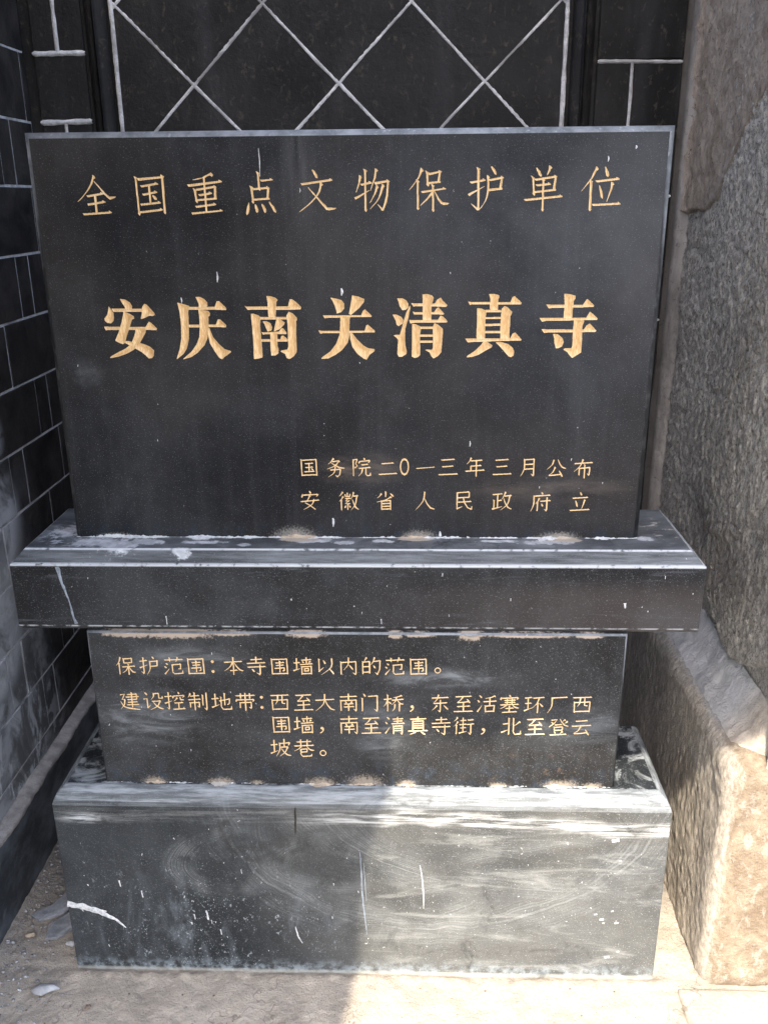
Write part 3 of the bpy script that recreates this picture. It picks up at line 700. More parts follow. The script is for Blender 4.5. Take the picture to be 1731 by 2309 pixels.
# ------------------------------------------------------------------ inscriptions
BIG_TEXT = """-4980,15890 -4870,15870 -4790,15820 -4750,15750 -4760,15690 -4820,15670 -4880,15660 -4900,15730 -4940,15800;-5220,15740 -5170,15670 -5140,15610 -5140,15520 -5160,15450 -5210,15410 -5290,15420 -5330,15460 -5330,15510 -5270,15580 -5240,15660;-5170,15700 -4540,15690 -4550,15640 -5140,15640;-4500,15790 -4450,15770 -4370,15680 -4310,15600 -4310,15570 -4350,15550 -4420,15560 -4500,15520 -4590,15490 -4590,15520 -4560,15610 -4560,15680 -4540,15740;-4930,15650 -4870,15620 -4790,15580 -4730,15540 -4730,15500 -4780,15480 -4820,15380 -4910,15170 -4970,15020 -5010,14990 -5090,15020 -5160,15060 -5150,15090 -5070,15240 -4990,15440 -4940,15600;-5000,15060 -4880,15050 -4780,15020 -4660,15010 -4560,14980 -4460,14930 -4390,14860 -4410,14750 -4440,14710 -4510,14700 -4580,14770 -4660,14840 -4780,14910 -4890,14970 -4990,15030;-4730,15320 -4630,15320 -4510,15300 -4530,15220 -4620,15080 -4700,14960 -4800,14880 -4950,14800 -5130,14740 -5310,14710 -5290,14740 -5160,14810 -4970,14900 -4840,15000 -4770,15140 -4730,15240;-5360,15340 -5270,15340 -4520,15330 -4440,15440 -4380,15400 -4290,15300 -4300,15270 -4530,15280 -5280,15280 -5330,15270|\
-3460,15920 -3380,15920 -3290,15880 -3230,15810 -3230,15740 -3300,15710 -3370,15690 -3410,15720 -3400,15770 -3430,15860;-3640,15720 -3090,15720 -3040,15830 -2990,15830 -2860,15700 -2860,15660 -3060,15670 -3630,15670;-3830,15810 -3720,15780 -3600,15740 -3590,15700 -3620,15660 -3630,15620 -3640,15340 -3660,15080 -3720,14890 -3790,14790 -3940,14680 -3920,14740 -3860,14890 -3810,15100 -3790,15370 -3800,15630;-3630,15370 -3090,15370 -3040,15480 -2990,15470 -2880,15360 -2890,15320 -3080,15330 -3640,15320;-3420,15670 -3320,15660 -3220,15640 -3190,15600 -3200,15550 -3230,15530 -3240,15370 -3280,15100 -3350,14960 -3490,14820 -3630,14730 -3810,14680 -3780,14710 -3620,14840 -3510,14980 -3440,15130 -3420,15300 -3410,15510;-3260,15340 -3220,15290 -3170,15130 -3050,14980 -2940,14880 -2820,14840 -2820,14820 -2950,14730 -2990,14690 -3020,14680 -3070,14710 -3150,14840 -3230,14990 -3260,15160|\
-2490,15740 -2450,15720 -1620,15720 -1580,15860 -1530,15860 -1460,15810 -1360,15710 -1370,15670 -1580,15660 -2340,15670 -2430,15660;-2040,15930 -1950,15920 -1860,15890 -1820,15850 -1850,15810 -1880,15510 -2000,15500 -2020,15530 -2020,15780;-2370,15580 -2310,15580 -2220,15550 -2170,15500 -2190,15450 -2200,15330 -2190,15090 -2180,14750 -2190,14710 -2270,14690 -2360,14680 -2350,14990 -2360,15360;-2180,15520 -1660,15520 -1660,15470 -2180,15470;-1610,15620 -1540,15590 -1450,15500 -1450,15460 -1470,15430 -1480,15220 -1480,14880 -1490,14810 -1540,14740 -1610,14690 -1650,14680 -1690,14700 -1720,14780 -1810,14830 -1790,14850 -1670,14870 -1650,14920 -1640,15330 -1650,15460 -1660,15550;-2140,15430 -2060,15430 -1990,15400 -1960,15330 -1970,15260 -2050,15230 -2080,15300 -2110,15380;-1860,15490 -1770,15460 -1700,15410 -1720,15360 -1790,15290 -1920,15230 -1920,15260 -1890,15380;-2180,15230 -2150,15210 -1830,15230 -1770,15300 -1730,15290 -1670,15200 -1680,15180 -2110,15180 -2150,15170;-2200,15080 -1800,15080 -1780,15140 -1740,15150 -1650,15070 -1660,15030 -2200,15030;-2000,15210 -1930,15220 -1860,15200 -1860,15160 -1870,14950 -1850,14880 -1860,14790 -1920,14750 -2000,14750 -2010,14920|\
-770,15890 -660,15870 -550,15840 -500,15770 -500,15680 -560,15610 -650,15580 -660,15640 -690,15740 -730,15830;-340,15930 -230,15910 -100,15860 -110,15800 -200,15690 -370,15550 -410,15570 -390,15660 -350,15860;-930,15550 -890,15540 -170,15540 -130,15630 -90,15660 40,15540 40,15510 -370,15510 -820,15500 -900,15490;-1030,15250 -970,15240 -100,15240 -70,15340 -40,15360 100,15240 100,15210 -380,15200 -930,15200 -990,15180;-580,15540 -480,15540 -390,15500 -400,15460 -410,15290 -410,15150 -450,15000 -560,14860 -700,14760 -840,14690 -990,14680 -960,14720 -800,14830 -680,14980 -610,15150 -590,15320;-400,15220 -350,15190 -260,15070 -140,14950 -40,14890 90,14870 90,14830 -10,14760 -70,14660 -130,14680 -250,14770 -350,14910 -390,15070|\
550,15870 650,15870 730,15830 770,15760 770,15690 720,15650 650,15640 600,15720 580,15800;460,15550 540,15550 630,15510 670,15450 660,15380 580,15330 540,15350 520,15440;800,15730 810,15690 770,15490 710,15280 700,15110 710,14940 740,14820 730,14770 650,14720 580,14720 550,14770 560,14910 570,15050 530,15100 480,15140 510,15150 600,15150 660,15350 730,15590;830,15770 870,15770 1290,15760 1340,15840 1410,15880 1450,15820 1540,15730 1520,15700 1330,15710 920,15720 870,15710;860,15610 900,15600 1280,15600 1330,15670 1370,15690 1480,15570 1470,15550 1290,15560 920,15560 890,15550;1050,15940 1140,15950 1240,15920 1270,15880 1260,15840 1230,15720 1230,15450 1090,15420 1060,15450 1060,15820;790,15450 830,15440 1360,15450 1410,15530 1460,15510 1550,15420 1540,15400 1260,15400 920,15400 810,15380;850,15370 920,15360 1010,15320 1020,15260 1000,15150 1010,14750 970,14710 900,14690 840,14720 850,14980;1010,15310 1270,15310 1270,15270 1010,15270;1290,15380 1350,15360 1460,15270 1460,15230 1450,15080 1430,14800 1370,14730 1280,14680 1230,14730 1200,14800 1110,14850 1150,14860 1250,14850 1270,14910 1260,15310;1000,15160 1270,15160 1270,15120 1000,15120;1000,15040 1260,15040 1260,15000 1000,15000|\
1950,15800 2000,15790 2780,15780 2820,15880 2860,15900 2940,15830 3000,15770 2990,15740 2780,15740 2030,15750 1990,15730;2360,15940 2470,15940 2550,15920 2560,15880 2540,15840 2540,15640 2410,15620 2380,15660 2390,15840;2130,15670 2220,15660 2320,15620 2310,15570 2300,15480 2300,15070 2140,15050 2130,15140 2140,15410;2300,15640 2610,15630 2610,15590 2300,15590;2670,15710 2740,15680 2820,15600 2810,15550 2790,15510 2780,15070 2610,15070 2600,15310 2610,15560 2620,15660;2300,15490 2610,15500 2610,15460 2300,15460;2290,15360 2610,15370 2610,15330 2290,15320;2290,15220 2610,15220 2610,15180 2300,15180;1910,15070 1970,15070 2800,15070 2850,15170 2900,15190 2950,15140 3030,15050 3020,15030 2800,15030 2070,15010 1960,15000;2280,15030 2360,15000 2450,14940 2440,14900 2330,14840 2180,14750 2060,14710 1940,14700 1960,14730 2110,14830 2230,14950;2510,15000 2630,15000 2770,14960 2860,14890 2890,14810 2880,14730 2830,14700 2780,14720 2690,14820 2590,14930|\
3490,15730 3560,15730 4200,15720 4280,15840 4330,15800 4420,15720 4420,15690 4220,15680 3600,15670 3540,15660;3830,15940 3940,15930 4050,15900 4050,15850 4020,15800 4010,15640 4010,15460 3880,15450 3840,15480 3850,15720;3370,15470 3440,15470 4280,15470 4350,15590 4410,15550 4510,15460 4500,15430 4240,15430 3730,15420 3500,15420 3420,15400;3420,15250 3500,15250 4250,15240 4300,15320 4360,15360 4410,15320 4500,15220 4490,15200 4080,15190 3540,15190 3470,15180;4050,15450 4140,15450 4250,15420 4240,15370 4220,15320 4220,15200 4230,14980 4230,14790 4060,14680 4020,14710 3950,14800 3870,14850 3900,14870 4030,14870 4050,14930 4040,15180;3650,15160 3750,15150 3840,15080 3870,15000 3840,14910 3780,14880 3720,14880 3690,14970 3680,15070"""
TOP_TEXT = """-5260,18190 -5270,18160 -5290,18110 -5310,18060 -5350,18000 -5400,17930 -5450,17870 -5510,17810 -5570,17760 -5610,17720 -5610,17720 -5560,17750 -5500,17800 -5440,17860 -5380,17920 -5330,17980 -5280,18050 -5260,18100 -5240,18150 -5230,18190;-5260,18210 -5230,18190 -5210,18150 -5250,18130 -5260,18150;-5250,18090 -5220,18050 -5180,18000 -5140,17950 -5110,17900 -5080,17860 -5050,17830 -5020,17800 -5000,17780 -4990,17770 -4960,17800 -4970,17810 -4990,17830 -5020,17850 -5050,17880 -5080,17920 -5120,17960 -5160,18010 -5210,18060 -5240,18100;-5000,17790 -4980,17810 -4850,17810 -4880,17790 -4970,17760;-5420,17840 -5410,17840 -5140,17880 -5140,17900 -5080,17870 -5080,17860 -5130,17850 -5380,17810 -5400,17810;-5420,17690 -5400,17690 -5120,17730 -5120,17750 -5060,17720 -5060,17710 -5110,17700 -5380,17660 -5400,17650;-5270,17840 -5270,17520 -5240,17530 -5230,17840;-5530,17510 -5510,17510 -5010,17540 -5010,17560 -4960,17530 -4960,17520 -5010,17510 -5500,17480 -5510,17480|\
-4470,18180 -4420,18160 -4400,18140 -4420,18120 -4410,17520 -4400,17500 -4420,17460 -4450,17500 -4440,17530 -4450,18130;-4410,18140 -4390,18140 -3950,18170 -3950,18190 -3890,18150 -3900,18140 -3940,18140 -4370,18100 -4390,18100;-3950,18210 -3910,18180 -3880,18170 -3900,18140 -3910,17540 -3900,17520 -3920,17480 -3950,17520 -3940,17550 -3940,18150;-4360,18010 -4340,18010 -4070,18050 -4070,18070 -4010,18040 -4010,18020 -4060,18020 -4320,17980 -4330,17970;-4340,17870 -4320,17860 -4090,17900 -4100,17920 -4040,17890 -4040,17880 -4080,17870 -4300,17830 -4320,17830;-4210,18010 -4200,17680 -4170,17690 -4170,18020;-4140,17830 -4140,17810 -4130,17790 -4120,17780 -4110,17760 -4100,17750 -4070,17750 -4060,17750 -4060,17770 -4070,17790 -4080,17810 -4100,17820 -4120,17830 -4130,17830;-4390,17680 -4370,17680 -4040,17710 -4040,17730 -3990,17700 -3990,17680 -4030,17680 -4350,17650 -4370,17640;-4420,17550 -4400,17540 -4010,17580 -4010,17600 -3950,17570 -3960,17560 -4000,17550 -4380,17510 -4400,17510|\
-2980,18230 -2980,18220 -2990,18220 -3020,18210 -3060,18190 -3110,18170 -3160,18140 -3240,18130 -3310,18110 -3370,18100 -3370,18100 -3310,18100 -3230,18110 -3160,18130 -3100,18140 -3040,18170 -3000,18180 -2980,18190 -2970,18190 -2960,18190;-2990,18230 -2960,18210 -2940,18180 -2970,18150 -2990,18170;-3450,18020 -3430,18020 -2840,18080 -2840,18100 -2780,18070 -2780,18060 -2830,18050 -3410,17980 -3430,17980;-3350,17960 -3300,17930 -3270,17920 -3290,17890 -3280,17730 -3270,17720 -3280,17680 -3320,17720 -3310,17750 -3330,17900;-3290,17950 -3280,17940 -2940,17990 -2950,18010 -2890,17970 -2890,17960 -2930,17960 -3250,17910 -3270,17910;-2940,17980 -2950,17750 -2910,17750 -2900,17980;-3260,17850 -3240,17840 -3040,17870 -3040,17890 -2980,17860 -2990,17850 -3030,17840 -3220,17810 -3230,17810;-3290,17720 -2900,17750 -2900,17780 -3290,17750;-3330,17630 -3310,17630 -2970,17670 -2970,17690 -2920,17660 -2920,17650 -2960,17640 -3290,17600 -3300,17590;-3140,18150 -3130,17520 -3100,17520 -3110,18150;-3410,17510 -3390,17510 -2850,17550 -2850,17570 -2800,17540 -2800,17530 -2840,17530 -3370,17480 -3390,17470|\
-2120,18250 -2070,18220 -2050,18200 -2070,18180 -2060,17950 -2040,17930 -2060,17890 -2100,17930 -2090,17960 -2100,18190;-2060,18090 -2040,18090 -1860,18100 -1860,18120 -1800,18090 -1810,18080 -1850,18080 -2020,18060 -2030,18060;-2260,17990 -2210,17970 -2180,17950 -2200,17930 -2190,17710 -2180,17690 -2200,17660 -2230,17690 -2220,17730 -2240,17940;-2200,17940 -2190,17940 -1930,17960 -1930,17980 -1870,17940 -1870,17930 -1920,17930 -2170,17910 -2180,17900;-1920,17940 -1940,17750 -1910,17740 -1880,17940;-2190,17720 -1880,17740 -1890,17770 -2190,17750;-2290,17680 -2300,17650 -2320,17610 -2330,17570 -2340,17530 -2350,17490 -2340,17460 -2330,17460 -2310,17480 -2290,17530 -2280,17570 -2280,17610 -2280,17650 -2280,17680;-2170,17650 -2170,17630 -2170,17600 -2170,17570 -2160,17550 -2160,17520 -2140,17500 -2130,17500 -2110,17520 -2110,17560 -2120,17580 -2130,17610 -2150,17640 -2160,17650;-2040,17660 -2040,17630 -2030,17600 -2020,17570 -2010,17540 -2000,17510 -1980,17490 -1970,17500 -1960,17520 -1960,17560 -1980,17590 -1990,17620 -2010,17640 -2030,17660;-1900,17690 -1890,17660 -1870,17630 -1850,17590 -1830,17550 -1810,17510 -1780,17500 -1770,17500 -1770,17530 -1790,17570 -1810,17610 -1840,17640 -1870,17680 -1890,17700|\
-1050,18260 -1050,18240 -1030,18210 -1020,18180 -1000,18150 -990,18120 -960,18110 -950,18110 -950,18140 -960,18170 -980,18200 -1000,18230 -1020,18250 -1040,18260;-1280,18020 -1260,18020 -720,18090 -730,18110 -670,18080 -670,18070 -710,18060 -1240,17990 -1250,17980;-910,18030 -910,17990 -920,17940 -940,17880 -970,17830 -1010,17770 -1070,17710 -1160,17630 -1270,17550 -1340,17490 -1340,17490 -1260,17540 -1150,17620 -1060,17690 -1000,17750 -950,17810 -910,17870 -890,17930 -880,17990 -870,18030;-910,18050 -880,18030 -850,17990 -880,17970 -900,17990;-1140,17940 -1110,17900 -1060,17840 -1010,17790 -970,17740 -930,17690 -890,17640 -850,17600 -820,17560 -790,17530 -760,17570 -790,17590 -820,17630 -870,17670 -910,17710 -950,17760 -990,17800 -1040,17860 -1100,17910 -1130,17950;-800,17550 -780,17580 -610,17570 -640,17550 -760,17530|\
-160,18140 -160,18120 -170,18070 -170,18030 -190,17970 -210,17900 -230,17850 -220,17850 -200,17900 -170,17960 -150,18020 -130,18070 -130,18110 -120,18140;-160,18160 -130,18140 -110,18110 -140,18080 -160,18100;-150,18000 -130,18000 20,18030 20,18050 80,18020 80,18010 30,18000 -110,17970 -120,17970;-80,18270 -30,18250 -10,18230 -30,18200 -30,17550 -20,17530 -40,17490 -70,17530 -60,17560 -60,18210;-240,17720 -180,17750 30,17880 30,17890 -200,17780 -260,17760;140,18270 140,18230 130,18170 120,18110 90,18020 60,17920 40,17850 40,17850 70,17920 110,18020 150,18100 160,18170 170,18230 180,18260;140,18280 170,18260 200,18230 160,18210 150,18230;120,18030 140,18030 360,18060 360,18080 420,18040 420,18030 370,18030 160,17990 140,17990;370,18040 350,17780 380,17770 400,18040;350,17800 320,17680 270,17520 290,17510 360,17670 380,17790;300,17550 280,17560 190,17630 180,17630 250,17540 260,17510;160,17970 150,17930 140,17880 120,17820 90,17760 50,17690 20,17640 20,17640 60,17680 100,17750 140,17810 170,17870 180,17920 200,17960;160,17990 190,17960 210,17930 180,17910 160,17930;270,17980 250,17920 230,17830 200,17750 150,17670 80,17600 40,17550 40,17540 90,17590 160,17660 220,17740 260,17820 290,17910 310,17980;270,18000 300,17980 320,17950 290,17920 270,17940|\
1000,18260 990,18220 980,18170 950,18100 900,18030 830,17940 780,17880 790,17880 840,17930 910,18020 970,18090 1010,18160 1030,18210 1040,18250;1000,18280 1030,18260 1060,18220 1030,18200 1010,18220;910,18070 960,18050 990,18030 960,18010 970,17570 980,17550 960,17520 930,17550 940,17590 930,18020;1090,18230 1140,18200 1170,18190 1150,18160 1150,18000 1170,17980 1150,17940 1110,17980 1120,18010 1110,18170;1140,18180 1160,18180 1340,18210 1340,18230 1400,18210 1400,18190 1360,18190 1190,18150 1170,18140;1350,18200 1320,18020 1360,18010 1380,18200;1150,17990 1380,18010 1380,18040 1150,18020;1200,17990 1250,17970 1270,17950 1250,17930 1260,17540 1270,17520 1250,17480 1220,17520 1230,17550 1220,17940;1010,17860 1020,17860 1430,17910 1420,17930 1490,17900 1480,17890 1440,17890 1050,17830 1030,17830;1210,17840 1180,17810 1150,17770 1120,17730 1070,17680 1020,17630 990,17590 990,17590 1030,17620 1090,17670 1140,17710 1180,17750 1210,17790 1240,17820;1200,17850 1230,17830 1260,17790 1220,17770 1210,17790;1260,17860 1280,17820 1310,17760 1330,17710 1360,17670 1380,17640 1400,17620 1430,17650 1420,17660 1390,17690 1360,17720 1330,17770 1290,17830 1270,17870;1390,17640 1410,17660 1550,17640 1520,17620 1430,17610|\
1930,18020 1950,18020 2180,18060 2170,18080 2230,18050 2230,18040 2190,18030 1970,17990 1960,17990;2050,18280 2100,18260 2130,18240 2110,18220 2120,17560 2130,17540 2110,17500 2080,17540 2090,17570 2070,18230;2120,17540 2090,17550 1970,17630 1970,17620 2070,17520 2090,17500;1930,17760 1980,17800 2220,17940 2210,17940 1960,17830 1900,17800;2330,18290 2330,18260 2350,18230 2360,18210 2380,18180 2400,18150 2420,18140 2430,18140 2430,18170 2420,18200 2400,18230 2380,18250 2350,18280 2330,18290;2250,18120 2260,18060 2270,17980 2270,17900 2260,17820 2250,17750 2230,17680 2190,17610 2150,17560 2120,17520 2120,17510 2160,17550 2200,17610 2240,17670 2270,17740 2290,17820 2300,17900 2300,17980 2290,18060 2290,18120;2250,18140 2280,18120 2310,18090 2280,18060 2260,18080;2280,18060 2300,18060 2520,18100 2510,18120 2570,18090 2570,18080 2530,18070 2320,18030 2310,18030;2520,18090 2490,17900 2530,17890 2550,18080;2290,17850 2550,17880 2550,17910 2280,17890|\
3170,18250 3180,18230 3190,18200 3210,18170 3220,18140 3240,18110 3270,18100 3280,18100 3280,18130 3260,18160 3250,18190 3220,18220 3200,18240 3180,18260;3410,18290 3410,18270 3410,18230 3400,18200 3390,18170 3380,18130 3370,18110 3370,18110 3390,18130 3410,18160 3430,18190 3440,18220 3450,18260 3450,18280;3410,18300 3440,18280 3470,18250 3440,18230 3420,18250;3080,18120 3130,18090 3160,18070 3140,18050 3160,17820 3170,17800 3160,17760 3120,17800 3130,17830 3110,18060;3140,18060 3160,18060 3520,18110 3510,18130 3570,18100 3570,18090 3530,18080 3180,18030 3170,18030;3530,18100 3500,17870 3540,17870 3560,18090;3170,17960 3190,17960 3410,17980 3400,18000 3460,17970 3460,17950 3420,17950 3210,17930 3200,17930;3160,17810 3560,17850 3560,17880 3160,17840;2960,17700 2980,17700 3640,17760 3630,17780 3690,17750 3690,17730 3650,17730 3000,17670 2990,17670;3280,18080 3330,18050 3350,18030 3330,18010 3340,17530 3350,17510 3330,17470 3300,17510 3310,17540 3300,18020|\
4290,18260 4270,18210 4240,18150 4210,18070 4150,17990 4080,17890 4030,17830 4040,17830 4090,17890 4170,17980 4230,18060 4270,18130 4300,18200 4320,18250;4290,18270 4320,18250 4340,18220 4310,18190 4290,18210;4180,18040 4220,18020 4250,18000 4230,17980 4240,17520 4250,17500 4220,17470 4200,17500 4200,17540 4190,17990;4460,18260 4460,18240 4470,18200 4470,18170 4480,18140 4490,18100 4520,18080 4530,18090 4540,18110 4530,18150 4520,18180 4500,18210 4480,18240 4470,18260;4290,18020 4310,18020 4680,18060 4680,18080 4740,18050 4740,18030 4700,18030 4330,17990 4320,17990;4370,17940 4370,17910 4380,17860 4390,17820 4400,17780 4410,17730 4440,17700 4450,17700 4450,17740 4440,17780 4430,17830 4410,17870 4390,17910 4370,17940;4590,17990 4590,17960 4590,17920 4580,17860 4560,17790 4540,17700 4520,17640 4530,17640 4550,17700 4580,17780 4610,17860 4620,17910 4630,17960 4630,17980;4590,18000 4620,17980 4650,17950 4620,17930 4600,17950;4250,17610 4270,17600 4740,17620 4740,17640 4800,17600 4790,17590 4750,17590 4290,17570 4270,17570"""
SLAB_SMALL = [('国', -1320, 12390, 410), ('务', -770, 12380, 420), ('院', -220, 12390, 410), ('二', 340, 12380, 420), ('0', 690, 12400, 420), ('一', 1130, 12380, 420), ('三', 1610, 12400, 420), ('年', 2170, 12390, 420), ('三', 2740, 12400, 410), ('月', 3290, 12390, 410), ('公', 3860, 12370, 420), ('布', 4430, 12360, 410), ('安', -1330, 11640, 430), ('徽', -500, 11630, 430), ('省', 290, 11640, 430), ('人', 1120, 11640, 430), ('民', 1940, 11650, 430), ('政', 2760, 11640, 420), ('府', 3580, 11620, 430), ('立', 4410, 11620, 430)]
BLOCK_SMALL = [('保', -5370, 8180, 430), ('护', -4850, 8190, 430), ('范', -4310, 8190, 430), ('围', -3820, 8190, 430), ('：', -3460, 8190, 430), ('本', -3010, 8200, 430), ('寺', -2510, 8200, 440), ('围', -2000, 8200, 430), ('墙', -1490, 8210, 430), ('以', -1010, 8210, 430), ('内', -510, 8210, 430), ('的', -20, 8220, 430), ('范', 490, 8220, 430), ('围', 1000, 8220, 430), ('。', 1410, 8230, 430), ('建', -5370, 7300, 450), ('设', -4850, 7310, 450), ('控', -4360, 7310, 450), ('制', -3850, 7310, 450), ('地', -3320, 7310, 450), ('带', -2800, 7310, 450), ('：', -2440, 7310, 450), ('西', -2040, 7310, 440), ('至', -1520, 7310, 440), ('大', -1050, 7310, 440), ('南', -530, 7310, 440), ('门', -60, 7310, 440), ('桥', 460, 7310, 440), ('，', 860, 7310, 440), ('东', 1470, 7310, 440), ('至', 1980, 7310, 440), ('活', 2490, 7310, 440), ('塞', 2980, 7310, 440), ('环', 3520, 7310, 440), ('厂', 4020, 7310, 440), ('西', 4550, 7320, 440), ('围', -2030, 6740, 450), ('墙', -1530, 6740, 450), ('，', -1130, 6740, 450), ('南', -530, 6740, 460), ('至', -40, 6740, 450), ('清', 480, 6740, 450), ('真', 990, 6740, 450), ('寺', 1500, 6740, 450), ('街', 2000, 6750, 450), ('，', 2430, 6750, 450), ('北', 3040, 6750, 450), ('至', 3560, 6750, 450), ('登', 4070, 6750, 440), ('云', 4570, 6750, 440), ('坡', -2070, 6140, 460), ('巷', -1550, 6130, 460), ('。', -1130, 6120, 460)]

